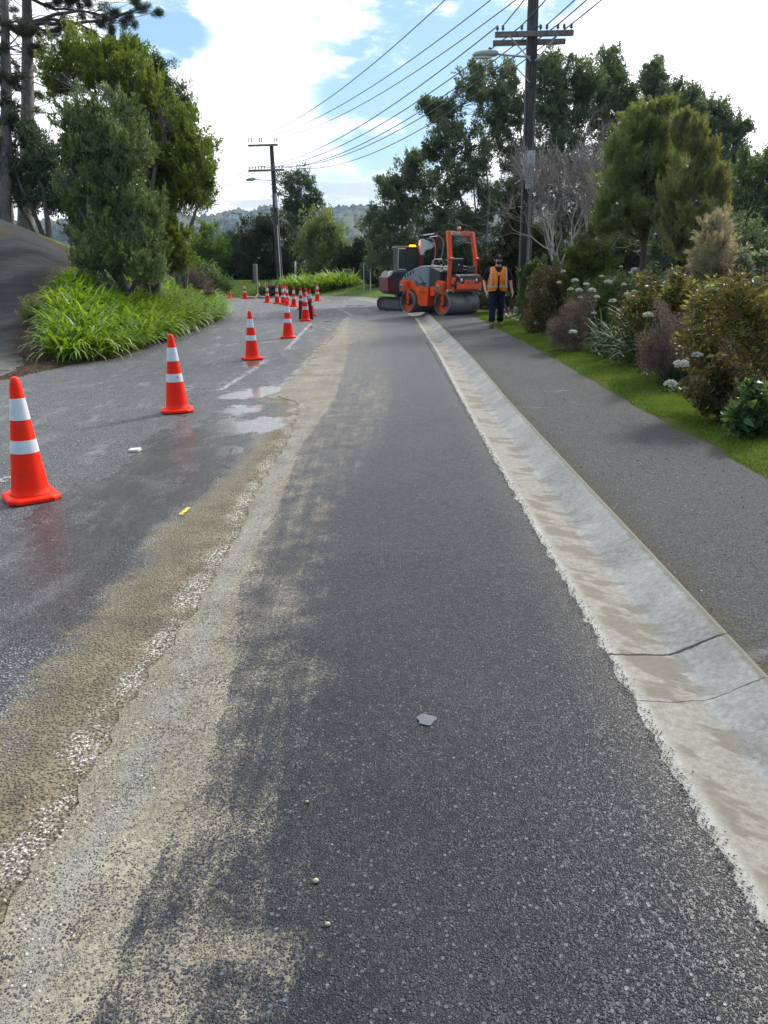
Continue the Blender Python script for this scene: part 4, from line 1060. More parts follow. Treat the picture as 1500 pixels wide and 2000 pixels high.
shrub('dried_shrub', 'pinkish-brown dried shrub of fine twigs in front of the yellow hydrangea', (b[0]+.5, b[1]+.5), [(1300, 630, 30, 34), (1290, 670, 36, 36), (1320, 655, 34, 44), (1275, 680, 22, 28), (1305, 700, 34, 30)], b[1]+.3, 7000, (.055, .008), .14, L_brn, B_twg, 170, group=GG, up=.6, stem_r=.003)
b = gpt(1293, 752)
aga_bed('grass_tuft', 'dark grassy tuft at the lawn edge below the dried shrub', [(b[0]+dx, b[1]+dy) for dx, dy in [(.12, 0), (.25, .2), (.2, .45), (.35, 0), (.4, .35)]], L_agd, L=(.3, .45), W=.010, per=110, cat='garden plant', kind=None, group=GG, lift=(.9, 1.5), droop=(.6, 1.8))
b = gpt(1470, 845)
shrub('hydrangea_bush', 'large near hydrangea at the right edge with brown stems and yellow leaves', (b[0]+.95, b[1]+1.0), [(1380, 610, 50, 50), (1440, 590, 60, 50), (1500, 600, 60, 60), (1360, 680, 50, 50), (1400, 720, 50, 60), (1460, 660, 60, 60), (1520, 700, 60, 80), (1350, 740, 36, 34), (1590, 640, 60, 80)], b[1]+.9, 3400, (.085, .036), .19, L_hyd, B_stm, 420,
      [(1390, 563, .2, 1.1), (1480, 545, .5, .8)], L_lime, .045, group=GG, stem_r=.006, lowcut=True, cover=.62)
b = gpt(1440, 835)
shrub('tangled_stems', 'tangle of bare brown stems and sparse leaves low beside the lawn', (b[0]+.5, b[1]+.5), [(1400, 790, 50, 36), (1450, 800, 50, 36), (1360, 770, 36, 30), (1500, 800, 50, 40), (1420, 740, 50, 40)], b[1]+.25, 1700, (.085, .045), .13, L_rus, B_stm, 300,
      [(1331, 712, 0, 1.2), (1310, 750, -.2, 1.0), (1371, 742, 0, .7), (1362, 694, .3, .9)], L_wht, .042, group=GG, stem_r=.0035)
b = gpt(1490, 855)
shrub('leafy_plant', 'broad green leaves in the bottom corner of the border', (b[0]+.35, b[1]+.3), [(1480, 800, 34, 30), (1500, 830, 34, 20), (1440, 830, 26, 16), (1470, 770, 24, 24)], b[1]+.1, 420, (.12, .07), .10, L_grn, B_stg, 40, group=GG)
shrub('pale_bush', 'pale-leaved bush with mauve heads behind the large hydrangea', (at(1470, 520, 12)[0], 12.2), [(1450, 525, 30, 16), (1485, 520, 34, 18), (1440, 555, 34, 26), (1490, 555, 40, 26), (1530, 530, 40, 30)], 12, 7000, (.10, .04), .16, L_pal, B_brn, 50, group=GG)
shrub('hydrangea_bush', 'yellow and green hydrangea behind the straw-coloured column', (at(1340, 560, 10.2)[0], 10.3), [(1320, 575, 34, 26), (1360, 590, 40, 30), (1400, 600, 34, 30), (1330, 620, 36, 34), (1440, 590, 34, 30)], 10.1, 3200, (.09, .038), .2, L_hyd, B_stm, 150, group=GG, lowcut=True)

# tangled filler of stems and leaves between the shrubs
P = []; paths = []; DD = []
for _ in range(900):
    x = 3.45+R.random()**.8*3.0; y = R.uniform(6.0, 21)
    hgt = R.uniform(.35, .85)*(.75+.35*min((x-3.3)/1.2, 1))
    z = float(T(x, y)); a = R.uniform(0, 2*pi); ln = R.uniform(.05, .35)
    q = np.array([x+math.cos(a)*ln*hgt, y+math.sin(a)*ln*hgt, z+hgt])
    p, r = bend([x, y, z-.03], q, .0055, .003, 5, .05); paths.append((p, r))
    k = int(R.integers(6, 22)); ii = R.integers(1, 5, k)
    P.append(p[ii]+rdir(k)*.05); DD.append(rdir(k)*.8+np.array([0, 0, .2]))
P = np.concatenate(P); DD = np.concatenate(DD); n = len(P)
V, F = leaves_np(P, DD, .04+.07*R.random(n), .02+.025*R.random(n), .3)
ug = tag(mesh_np('undergrowth', V, F, L_rus), 'tangled undergrowth of stems and small leaves between the garden shrubs', 'undergrowth', kind='stuff')
V, F = tubes_np(paths, 4); mesh_np('stems', V, F, B_stm, ug, smooth=True)
paths = []; P = []
for _ in range(150):
    x = 3.9+R.random()*2.2; y = R.uniform(5.8, 15); z = float(T(x, y)); hgt = R.uniform(.95, 1.32)
    q = np.array([x+R.normal()*.14, y+R.normal()*.14, z+hgt]); p, r = bend([x, y, z-.03], q, .006, .0035, 6, .04); paths.append((p, r))
    if R.random() < .45: P.append(q+rdir(26)*np.array([.05, .05, .035]))
P = np.concatenate(P); V, F = leaves_np(P, rdir(len(P)), .022, .018, .2)
em = tag(mesh_np('dry_flower_stems', V, F, L_brn), 'thin dry stems with brown seed heads standing above the garden border', 'dry stems', kind='stuff')
V, F = tubes_np(paths, 4); mesh_np('stems', V, F, B_stm, em, smooth=True)
# low cover under the border
pts = []
yy = R.uniform(4.5, 24, 900); xx = 3.25+R.random(900)*1.1+(yy > 9)*.12
aga_bed('border_groundcover', 'low dark green ground cover along the foot of the garden border', list(zip(xx, yy)), L_grn, L=(.06, .13), W=.03, per=14, seg=3, lift=(.3, 1.2), droop=(.2, 1.2))

# lawn blades
n = 95000
yy = 3.6+(R.random(n)**1.35)*22; xx = 2.60+R.random(n)**.9*.85+np.where(yy > 9, .10, 0)
edge = 2.66+.05*np.sin(yy*2.1)+.04*np.sin(yy*5.3+1)+.07*R.random(n)**2
xx = np.where(xx < edge, edge+.2*R.random(n), xx)
zz = T(xx, yy)-.004
bare = (np.sin(xx*9+yy*2.2)+np.sin(yy*3.7-xx*4)+R.normal(size=n)*.5) > 1.75
xx, yy, zz = xx[~bare], yy[~bare], zz[~bare]; n = len(xx)
V, F = leaves_np(np.stack([xx, yy, zz], 1), rdir(n)*.75+np.array([0, 0, .8]), .022+.028*R.random(n), .004+.0003*yy, .2)
tag(mesh_np('lawn_grass', V, F, L_grs), 'strip of short bright green grass between the footpath and the garden border', 'grass', kind='stuff')
# verge grass beyond the bend and top of the drive
n = 26000
xx = R.uniform(-16, 0, n); yy = R.uniform(48.6, 56, n); ok = sdist(xx, yy, EPs) > .1; xx = xx[ok]; yy = yy[ok]; n = len(xx)
V, F = leaves_np(np.stack([xx, yy, T(xx, yy)-.01], 1), rdir(n)*.7+np.array([0, 0, .8]), .05+.08*R.random(n), .03, .2)
tag(mesh_np('verge_grass', V, F, L_grs), 'mown grass bank on the outside of the bend', 'grass', kind='stuff')
n = 16000
xx = R.uniform(-24, -8, n); yy = R.uniform(26, 44, n); dd = sdist(xx, yy, DRs); ok = (dd > .5) & (dd < 5) ; xx = xx[ok]; yy = yy[ok]; n = len(xx)
V, F = leaves_np(np.stack([xx, yy, T(xx, yy)-.01], 1), rdir(n)*.7+np.array([0, 0, .8]), .05+.07*R.random(n), .02, .2)
tag(mesh_np('bank_grass', V, F, L_kan), 'rough grass on the bank above the driveway bend', 'grass', kind='stuff')
# litter around the island foot
n = 9000
xx = R.uniform(-8.8, -4.9, n); yy = R.uniform(12.3, 34, n); dl = -sdist(xx, yy, RLs); dd = sdist(xx, yy, DRs)
ok = (dl > -.12*R.random(n)) & (dd > -.25*R.random(n)) & ((dl < .8) | (dd < 1.0) | (yy < 15.5)); xx = xx[ok]; yy = yy[ok]; n = len(xx)
D = rdir(n); D[:, 2] = np.abs(D[:, 2])*.25
V, F = leaves_np(np.stack([xx, yy, np.maximum(T(xx, yy), T(xx, yy, True)*1.0)+.008], 1), D, .04+.05*R.random(n), .018, .2)
tag(mesh_np('leaf_litter', V, F, L_lit), 'brown fallen leaves around the foot of the agapanthus bed', 'leaf litter', kind='stuff')
# ------------------------------------------------------------------ objects
P_cone = paint('cone_red', (1.0, .020, .001), .55, dirt=.5, dcol=(.42, .06, .03), scale=9, spec=.2)
P_band = paint('cone_reflective', (.66, .68, .70), .45, dirt=.25, dcol=(.35, .34, .33), scale=9)
P_blk = paint('black_plastic', (.012, .012, .013), .45, dirt=.1)
P_org = paint('machine_orange', (.95, .092, .010), .35, dirt=.28, dcol=(.30, .10, .04), scale=3)
P_dgr = paint('machine_dark_grey', (.028, .034, .044), .4, dirt=.3, dcol=(.12, .11, .1), scale=3)
P_gry = paint('machine_grey', (.24, .28, .33), .35, dirt=.25, dcol=(.2, .18, .15), scale=3)
P_mar = paint('machine_maroon', (.13, .002, .008), .5, dirt=.15, dcol=(.06, .02, .02), scale=3)
P_wht = paint('machine_white', (.66, .64, .58), .45, dirt=.45, dcol=(.34, .29, .22), scale=5)
P_stl = paint('drum_steel', (.22, .205, .18), .55, .3, dirt=.9, dcol=(.055, .05, .042), scale=2.6)
P_chr = paint('chrome_rod', (.75, .75, .76), .18, 1.0, dirt=.1)
P_rub = paint('track_rubber', (.022, .022, .023), .75, dirt=.5, dcol=(.14, .125, .105), scale=8)
P_mud = paint('track_frame', (.11, .115, .12), .65, dirt=.6, dcol=(.20, .175, .14), scale=6)
P_hose = paint('hydraulic_hose', (.03, .03, .032), .5, dirt=.1)
P_red = paint('tail_lens_red', (.55, .02, .015), .2, dirt=.05)
P_lmp = paint('lamp_lens', (.80, .80, .78), .12, dirt=.05)
P_ymk = paint('reflector_yellow', (.85, .50, .04), .4, dirt=.05)
P_zinc = paint('galvanised_steel', (.45, .46, .46), .5, .5, dirt=.3, dcol=(.25, .24, .22), scale=8)
m, t = newmat('cab_glass'); t.out(t.pbr((.045, .075, .068), .08, None, 0.0, .6)); P_glass = m
m, t = newmat('amber_beacon_lit'); e = t.n('ShaderNodeEmission', {}, Color=(1, .34, .01, 1), Strength=3.5); t.out(e); P_amb = m
m, t = newmat('amber_beacon_off'); t.out(t.pbr((.85, .26, .12), .25, None)); P_amo = m
P_con = paint('weathered_concrete', (.22, .215, .20), .85, dirt=.7, dcol=(.06, .055, .05), scale=5)

# ---- traffic cones
def make_cone(loc, rz, label):
    r = empty('traffic_cone', loc, rz, label, 'traffic cone', 'orange cones closing the lane')
    b = MB(); c = .062; h = .185; w = [(h, -h+c), (h, h-c), (h-c, h), (-h+c, h), (-h, h-c), (-h, -h+c), (-h+c, -h), (h-c, -h)]
    n = 8
    lv = [(.004, .98), (.012, 1.0), (.030, 1.0), (.040, .95), (.046, .80)]
    V = [(x*s, y*s, z) for z, s in lv for x, y in w]
    F = [tuple(range(n-1, -1, -1)), tuple(range((len(lv)-1)*n, len(lv)*n))]
    F += [(i*n+k, i*n+(k+1) % n, (i+1)*n+(k+1) % n, (i+1)*n+k) for i in range(len(lv)-1) for k in range(n)]
    b.add(V, F); b.build('cone_base', P_cone, r, bevel=.004)
    rad = lambda z: .135+(.033-.135)*(z-.045)/.855
    b = MB(); b.loft([(0, 0, .044, .150, .150), (0, 0, .055, .137, .137)]+[(0, 0, z, rad(z), rad(z)) for z in (.1, .3, .5, .7, .86)]+[(0, 0, .893, .028, .028), (0, 0, .905, .018, .018)], 28)
    b.build('cone_body', P_cone, r, smooth=True)
    for z0, z1 in ((.36, .455), (.60, .755)):
        b = MB(); b.loft([(0, 0, z0, rad(z0)+.0022, rad(z0)+.0022), (0, 0, z1, rad(z1)+.0022, rad(z1)+.0022)], 28, cap=False)
        b.build('reflective_band', P_band, r, smooth=True)
    return r
cones = [
 (62, 978, 'nearest cone, its base cut off by the left edge of the photo'),
 (347, 804, 'second nearest cone, reflected in the wet road, with a torn spot on its lower band'),
 (493, 702, 'third cone from the camera, standing on clean road level with the agapanthus'),
 (563, 660, 'fourth cone from the camera, just in front of the black-framed cone'),
 (597, 627, 'cone standing inside the black frame'),
 (588.5, 605, 'cone hidden behind the left leg of the black frame'),
 (607, 617, 'cone behind the right leg of the black frame'),
 (599, 610, 'rearmost cone of the knot around the black frame, only its tip showing'),
 (574, 599, 'cone just left of the knot around the black frame'),
 (561, 596.5, 'right cone of the overlapping trio in the far row'),
 (557.5, 592.5, 'rear cone of the overlapping trio in the far row'),
 (553.5, 594.5, 'left cone of the overlapping trio in the far row'),
 (541.5, 593, 'far cone standing alone left of the overlapping trio'),
 (522.5, 591, 'far cone between the sandbagged sign and the rest of the row'),
 (478.5, 584, 'far cone between the sandbagged sign and the leftmost cone'),
 (448, 583.5, 'leftmost of the far cones, below the grass bank'),
 (620, 588, 'single far cone in front of the round agapanthus clump on the verge')]
c0 = None
for i, (px, py, lab) in enumerate(cones):
    p = groundpt(px, py-4 if i == 0 else py)
    p[2] = float(h0(p[0]))+.003
    rz = [.62, .25, .5, .1, .05][i] if i < 5 else random.uniform(0, 1.5)
    sc_ = [1, 1.0, .985, 1.01, 1][i] if i < 5 else random.uniform(.96, 1.03)
    if c0 is None: c0 = make_cone(p, rz, lab)
    else:
        c = copy_tree(c0); c.location = p; c.rotation_euler = (random.uniform(-.018, .018), random.uniform(-.018, .018), rz); c.scale = (sc_,)*3; c['label'] = lab
    if i == 1:
        b = MB(); b.add([(.03, -.094, .43), (.045, -.09, .418), (.043, -.0905, .402), (.032, -.0965, .41), (.022, -.0985, .424)], [(0, 4, 3, 2, 1)]); c_spot = b.build('torn_spot', P_cone, c)
# black frame around a cone
p = groundpt(597.5, 624); r = empty('sign_frame', (p[0], p[1], float(h0(p[0]))), .06, 'black upright frame with two legs straddling a cone', 'sign frame')
b = MB()
b.box((-.17, -.13, .31), (.085, .03, .62), (0, .05, 0)); b.build('leg', P_blk, r)
b = MB(); b.box((.17, -.13, .31), (.10, .03, .62), (0, -.10, 0)); b.build('leg', P_blk, r)
b = MB(); b.box((0, -.145, .52), (.30, .02, .045)); b.build('crossbar', P_blk, r)

# ---- utility poles
m, t = newmat('pole_wood'); o = t.obj()
n1 = t.noise(t.vscale(o, (1, 1, .06)), 26, 5, .7); n2 = t.noise(o, 1.1, 4, .6)
c = t.ramp(t.math('ADD', t.math('MULTIPLY', n1, .6), t.math('MULTIPLY', n2, .4)), [(.34, (.022, .019, .018)), (.5, (.075, .066, .060)), (.66, (.21, .19, .17))])
t.out(t.pbr(c, .85, t.bump(n1, .7, .02))); P_pole = m
P_arm = barkmat('crossarm_timber', (.10, .075, .06), (.34, .28, .23), 10, 1)
P_ins = paint('insulator_brown', (.12, .05, .035), .2, dirt=.1)
P_lum = paint('lamp_housing', (.42, .42, .38), .5, dirt=.3)
P_cab = paint('cable_cover', (.50, .52, .53), .6, dirt=.35)
def make_pole(base, h, r0, r1, label, arms, lamp, lean=(0, 0), ang=0.0):
    r = empty('power_pole', base, ang, label, 'power pole', 'power poles along the road')
    r.rotation_euler = (lean[1], lean[0], ang)
    b = MB()
    # twin-flanged timber/concrete section: a tapered body with side ribs
    b.add([(x*s, y*s*.8, z) for z, s in ((-.6, r0), (h, r1)) for x, y in ((-1, -.7), (-.45, -1), (-.38, -.72), (.38, -.72), (.45, -1), (1, -.7), (1, .7), (.45, 1), (-.45, 1), (-1, .7))],
          [tuple(range(9, -1, -1)), tuple(range(10, 20))]+[(k, (k+1) % 10, 10+(k+1) % 10, 10+k) for k in range(10)])
    b.build('pole', P_pole, r, bevel=.012)
    pins = []
    for (z, x0, x1, xs, ph, dbl) in arms:
        a = MB(); y = -r1*1.0-.06
        a.box(((x0+x1)/2, y, z), (x1-x0, .10, .12)); am = a.build('crossarm', P_arm, r, bevel=.006)
        if dbl:
            a = MB(); a.box(((x0+x1)/2-.06, -y, z-.10), ((x1-x0)*.94, .10, .12)); a.build('crossarm', P_arm, r, bevel=.006)
        for sx in ((-1, 1) if dbl else (-1,)):
            br = MB(); yy = y-.065
            br.tube([(sx*.62 if dbl else max(x0*.6, -1.1), yy, z-.05), (sx*.05, yy+.03, z-.62 if dbl else z-.95)], .016, 6); br.build('brace', P_zinc, r)
        for x in xs:
            q = MB(); q.tube([(x, y, z+.05), (x, y, z+.05+ph*.5)], .012, 6)
            q.loft([(x, y, z+.05+ph*.35, .028, .028), (x, y, z+.05+ph*.5, .045, .045), (x, y, z+.05+ph*.62, .026, .026), (x, y, z+.05+ph*.8, .042, .042), (x, y, z+.05+ph, .02, .02)], 10)
            q.build('insulator', P_ins, r, smooth=True)
            pins.append((x, y, z+.05+ph*.9))
    if lamp:
        z, L = lamp
        a = MB(); a.tube([(-.05, -.12, z-.02), (-L*.5, -.12, z+.03), (-L+.3, -.12, z+.07)], .024, 8); la = a.build('lamp_arm', P_zinc, r, smooth=True)
        a = MB(); a.tube([(-.05, -.12, z-.6), (-L*.55, -.12, z+.02)], .014, 6); a.build('lamp_brace', P_zinc, r)
        a = MB(); x = -L
        a.loft([(x, -.12, z+.02, .30, .10), (x, -.12, z+.06, .34, .13), (x+.03, -.12, z+.12, .32, .12), (x+.08, -.12, z+.16, .20, .07)], 18)
        hd = a.build('street_lamp_head', P_lum, r, smooth=True)
        a = MB(); a.loft([(x-.04, -.12, z-.03, .20, .07), (x-.04, -.12, z+.022, .24, .09)], 16); a.build('diffuser', P_lmp, r, smooth=True)
        a = MB(); a.cyl((x+.12, -.12, z+.14), (x+.12, -.12, z+.22), .035, 10); a.build('photocell', P_blk, r)
    return r, pins
bpy.context.view_layer.update()
T1 = 21.5
pb = at(1027, 520, T1); b1 = np.array([pb[0], pb[1], float(T(pb[0], pb[1]))])
z_of = lambda py, t: at(750, py, t)[2]
za = z_of(72, T1)-b1[2]
# height above base of crossarm etc. (true depth of the pole line)
def zpole(base, py):
    d = ray(750, py); return CH+d[2]*(base[1]/d[1])-base[2]
za = zpole(b1, 70); zl = zpole(b1, 112)
arms1 = [(za, -.98, 1.02, (-.92, -.78, -.30, .18, .34, .62, .78, .96), .16, True), (zpole(b1, -62), -1.15, 1.15, (-1.05, .35, 1.05), .26, True)]
pole1, pins1 = make_pole(b1, zpole(b1, -62)+.5, .17, .125, 'near wooden power pole rising behind the worker, with a street lamp on its left side', arms1, (zl, 1.22), lean=(-.022, 0))
for z0, z1, dx, w_ in ((zpole(b1, 370), zpole(b1, 296), .03, .24), (zpole(b1, 345), zpole(b1, 300), -.11, .10)):
    b = MB(); b.box((dx, -.165, (z0+z1)/2), (w_, .05, z1-z0)); b.build('white_sleeve', P_cab, pole1, bevel=.01)
b = MB(); b.tube([(.05, -.17, 1.0), (.05, -.17, zpole(b1, 370))], .035, 8); b.build('conduit', P_con, pole1)
b = MB(); b.tube([(-.12, -.15, .5), (-.12, -.15, zpole(b1, 200))], .02, 8); b.build('cable', P_blk, pole1)
T2 = 51
pb = at(547, 540, T2); b2 = np.array([pb[0], pb[1], float(T(pb[0], pb[1]))])
arms2 = [(zpole(b2, 333), -1.55, .72, (-1.45, -1.25, -1.08, -.90, -.70, -.5, .22, .42, .62), .20, False), (zpole(b2, 284), -1.45, .42, (-1.38, -1.22, -.72, -.58, .22, .38), .38, False)]
pole2, pins2 = make_pole(b2, zpole(b2, 281), .20, .12, 'far power pole leaning left beyond the bend, with a small street lamp', arms2, (zpole(b2, 352), 1.45), lean=(-.026, 0))
b = MB(); b.box((.09, -.16, zpole(b2, 392)), (.16, .05, zpole(b2, 378)-zpole(b2, 405))); b.build('white_sleeve', P_cab, pole2)
b = MB(); b.tube([(.08, -.20, .3), (.08, -.20, zpole(b2, 440))], .028, 6); b.build('conduit', P_lmp, pole2)

# ---- overhead wires
P_wire = paint('wire_dark', (.035, .035, .04), .5, dirt=.1)
bpy.context.view_layer.update()
w1 = [np.array(pole1.matrix_world @ Vector(p)) for p in pins1]
w2 = [np.array(pole2.matrix_world @ Vector(p)) for p in pins2]
def wire(a, b, sag, label, group='overhead wires', r=.015, n=28):
    a = np.asarray(a, float); b = np.asarray(b, float); u = np.linspace(0, 1, n)[:, None]
    p = a+(b-a)*u; p[:, 2] -= (4*u*(1-u))[:, 0]*sag
    V, F = tubes_np([(p, np.full(n, r))], 6)
    tag(mesh_np('power_line', V, F, P_wire, smooth=True, origin=None), label, 'power line', group)
lv1 = w1[:8]; hv1 = w1[8:]; lv2 = w2[:9]; hv2 = w2[9:]
wire(hv2[0], hv1[0], .75, 'highest wire climbing from the far pole to the top edge of the photo')
wire(hv2[2], hv1[1], .75, 'middle of the three upper wires climbing from the top of the far pole')
wire(hv2[5], hv1[2], .75, 'lowest of the three upper wires climbing from the top of the far pole')
for k, (i, j, s, lab) in enumerate([(0, 0, .85, 'wire from the far pole to the left tip of the near crossarm'),
        (2, 2, .95, 'wire from the far pole ending just left of the near pole top crossarm middle'),
        (4, 3, 1.1, 'wire from the far pole ending just right of the near pole shaft'),
        (6, 5, 1.0, 'wire from the far pole ending midway along the right side of the near crossarm'),
        (8, 7, 1.25, 'lowest wire from the far pole, ending at the right tip of the near crossarm')]):
    wire(lv2[i], lv1[j], s, lab)
nxt = np.array([8.2, -16.0, 8.6])
for j, dx, dz, lab in [(1, -1.6, .5, 'wire leaving the left end of the near crossarm towards the viewer'), (2, -.9, .3, 'wire crossing in front of the near pole shaft towards the viewer'),
                   (4, .2, 0, 'left one of the three wires leaving the right half of the near crossarm'), (5, .45, 0, 'middle one of the three wires leaving the right half of the near crossarm'), (7, 1.0, 0, 'right one of the three wires, leaving the right tip of the near crossarm')]:
    wire(lv1[j], nxt+np.array([dx, 0, dz]), .5, lab)
for k, (dz, lab) in enumerate([(0, 'upper thin service wire running left from the far pole behind the yellow-green tree'), (-.75, 'middle thin service wire running left from the far pole behind the yellow-green tree'), (-1.0, 'lower thin service wire running left from the far pole behind the yellow-green tree')]):
    wire(lv2[min(k*2, 5)]+np.array([0, 0, -.1]), at(250, 450, 62)+np.array([0, 0, dz+.9]), .3, lab, 'service wires', .010)

# ---- hand-made text
def text(body, size, name, mat, parent, loc, rot, depth=.003, sx=1.0):
    cu = bpy.data.curves.new(name, 'FONT'); cu.body = body; cu.size = size; cu.extrude = depth; cu.align_x = 'CENTER'; cu.align_y = 'CENTER'
    tmp = bpy.data.objects.new('tmp', cu); COL.objects.link(tmp)
    me = bpy.data.meshes.new_from_object(tmp.evaluated_get(bpy.context.evaluated_depsgraph_get()))
    bpy.data.objects.remove(tmp); me.name = name
    me.materials.clear(); me.materials.append(mat)
    o = bpy.data.objects.new(name, me); COL.objects.link(o); o.parent = parent
    o.location = loc; o.rotation_euler = rot; o.scale = (sx, 1, 1); return o

# ---- tandem roller
pr = groundpt(862.5, 616, .10)
rz = math.radians(126)
lx = np.array([math.cos(rz), math.sin(rz)]); ly = np.array([-math.sin(rz), math.cos(rz)])
org = pr[:2]-ly*.62
rl = empty('road_roller', (org[0], org[1], pr[2]), rz, 'orange and grey tandem road roller with two steel drums parked across the kerb', 'road roller', scale=1.0)
rl.scale = (1.0, 1.02, .94)
RD = .375
def drum(cx):
    d = MB(); n = 48
    prof = [(.62, RD-.012), (.605, RD), (-.605, RD), (-.62, RD-.012)]
    V = []; F = []
    pr_ = [(.50, RD-.05), (.62, RD-.042)]+prof+[(-.62, RD-.042), (-.50, RD-.05)]
    for (y, r_) in pr_:
        for k in range(n):
            a = 2*pi*k/n; V.append((cx+r_*math.cos(a), y, RD+r_*math.sin(a)))
    for i in range(len(pr_)-1):
        for k in range(n): F.append((i*n+k, (i+1)*n+k, (i+1)*n+(k+1) % n, i*n+(k+1) % n))
    d.add(V, F); o = d.build('drum', P_stl, rl, smooth=True)
    e = o.modifiers.new('split', 'EDGE_SPLIT'); e.split_angle = math.radians(35)
    for s in (1, -1):
        q = MB(); V = []; F = []       # recessed orange disc with a dark hub
        q.cyl((cx, s*.50, RD), (cx, s*.52, RD), RD-.05, 40); o2 = q.build('drum_disc', P_org, o)
        q = MB(); q.cyl((cx, s*.52, RD), (cx, s*.56, RD), .12, 20); q.cyl((cx, s*.56, RD), (cx, s*.60, RD), .07, 16); q.build('hub', P_dgr, o)
        # dark plates beside the suspension leg
        q = MB(); q.box((cx-.20, s*.545, RD+.10), (.14, .03, .36)); q.box((cx+.20, s*.545, RD+.10), (.14, .03, .36)); q.build('guard_plate', P_dgr, o, bevel=.01)
    return o
d1 = drum(0); d2 = drum(1.75)
# suspension legs over each drum side
for cx in (0, 1.75):
    for s in (1, -1):
        q = MB(); y0, y1 = (.565, .615) if s > 0 else (-.615, -.565)
        q.prism([(cx-.06, RD-.06), (cx+.06, RD-.06), (cx+.085, RD+.45), (cx-.085, RD+.45)], y0, y1); q.build('drum_leg', P_org, rl, bevel=.008)
# far (engine) end
q = MB(); hood = [(.80, .90), (.80, 1.56), (.95, 1.575), (1.25, 1.56), (1.62, 1.46), (1.95, 1.33), (2.18, 1.17), (2.24, 1.02), (1.98, 1.10), (1.72, 1.14), (1.38, .90)]
q.prism(hood, -.50, .50); q.build('engine_hood', P_gry, rl, bevel=.03)
q = MB()
low = [(.80, .895), (1.38, .895), (1.72, 1.135), (1.98, 1.095), (2.245, 1.01), (2.27, .80)]
arc = [(1.75+.43*math.cos(a), RD+.43*math.sin(a)) for a in np.linspace(math.radians(60), math.radians(185), 10)]
low2 = low+[(2.1, .80)]+arc+[(1.22, .26), (.84, .26)]
q.prism(low2, -.52, .52); q.build('engine_frame', P_org, rl, bevel=.012)
for k in range(4):
    q = MB(); x = 2.02-.14*k; z = 1.215+.052*k
    q.prism([(x-.035, z-.06), (x+.025, z-.06), (x+.035, z+.05+.008*k), (x-.025, z+.055+.008*k)], .495, .506); q.build('hood_vent', P_blk, rl)
q = MB(); q.prism([(1.62, 1.03), (1.62, 1.30), (1.15, 1.46), (.90, 1.44), (.90, .95), (1.36, .95)], .499, .512); q.build('hood_panel', P_gry, rl, bevel=.012)
q = MB(); q.box((1.02, .515, 1.00), (.22, .04, .05)); q.tube([(1.02, .52, 1.02), (1.25, .52, 1.22)], .012, 6); q.build('panel_handle', P_blk, rl)
for cx in (1.95, .10):
    q = MB(); q.prism([(cx-.20, .72), (cx+.20, .72), (cx+.20, 1.04), (cx+.1, 1.10), (cx-.16, 1.08), (cx-.20, 1.0)], .515, .635); q.build('side_bracket', P_org, rl, bevel=.012)
    q = MB(); q.box((cx+.03, .66, .87), (.15, .06, .17)); bx = q.build('side_box', P_zinc, rl, bevel=.02)
    q = MB(); q.box((cx+.03, .693, .87), (.10, .012, .11)); q.build('cover_plate', P_mud, bx)
    for dz in (0, .08, .16, .24):
        q = MB(); q.box((cx-.17, .638, .76+dz), (.035, .008, .035)); q.build('step_hole', P_blk, rl)
q = MB(); q.box((1.30, .525, .80), (.05, .012, .05)); q.build('marker', P_ymk, rl)
text('HD 14', .085, 'lettering', P_blk, rl, (1.05, .524, .70), (pi/2, 0, pi), .002, 1.15)
# articulation
q = MB(); q.cyl((.68, 0, .45), (.68, 0, .95), .12, 16); q.build('centre_joint', P_blk, rl)
q = MB(); q.box((.70, 0, .30), (.6, .5, .12)); q.build('underframe', P_blk, rl)
# near (driver) end
q = MB(); q.prism([(.72, .90), (.74, 1.45), (.62, 1.50), (.30, 1.40), (.22, 1.05), (.10, .92)], -.50, .50); q.build('dashboard', P_dgr, rl, bevel=.02)
q = MB(); q.prism([(.72, .60), (.72, .90), (.10, .92), (-.42, .92), (-.42, .80), (-.30, .78), (.42, .78), (.52, .60)], -.50, .50); q.build('driver_frame', P_org, rl, bevel=.012)
q = MB(); q.prism([(-.02, .88), (-.44, .88), (-.52, .98), (-.52, 1.26), (-.46, 1.31), (-.02, 1.20)], -.50, .50); q.build('rear_body', P_dgr, rl, bevel=.02)
# orange apron with the notched outline on the near end
q = MB(); V = [(-.50, .84), (.50, .84), (.50, 1.05), (.44, 1.06), (.30, .99), (.22, 1.02), (.18, 1.13), (-.18, 1.13), (-.22, 1.02), (-.30, .99), (-.44, 1.06), (-.50, 1.05)]
n = len(V); q.add([(-.53, y, z) for y, z in V]+[(-.565, y, z) for y, z in V], [tuple(range(n)), tuple(range(2*n-1, n-1, -1))]+[(k, n+k, n+(k+1) % n, (k+1) % n) for k in range(n)])
ap = q.build('bumper_panel', P_org, rl, bevel=.006)
q = MB(); q.box((-.572, 0, 1.045), (.012, .20, .055)); bd = q.build('badge', P_dgr, ap, bevel=.003)
text('HAMM', .042, 'lettering', P_lmp, bd, (-.580, 0, 1.045), (pi/2, 0, -pi/2), .001)
for s in (1, -1):
    q = MB(); q.ell((-.53, s*.30, 1.115), (.035, .042, .06)); q.build('lamp', P_lmp, rl, smooth=True)
    q = MB(); q.ell((-.525, s*.405, 1.19), (.035, .038, .055)); q.build('tail_lamp', P_red, rl, smooth=True)
    q = MB(); q.box((-.42, s*.52, 1.10), (.16, .06, .20)); q.build('corner_block', P_org, rl, bevel=.02)
    for k in range(3): pass
    q = MB(); q.box((-.50, s*.515, .92), (.05, .05, .14)); q.build('rubber_stop', P_blk, rl, bevel=.012)
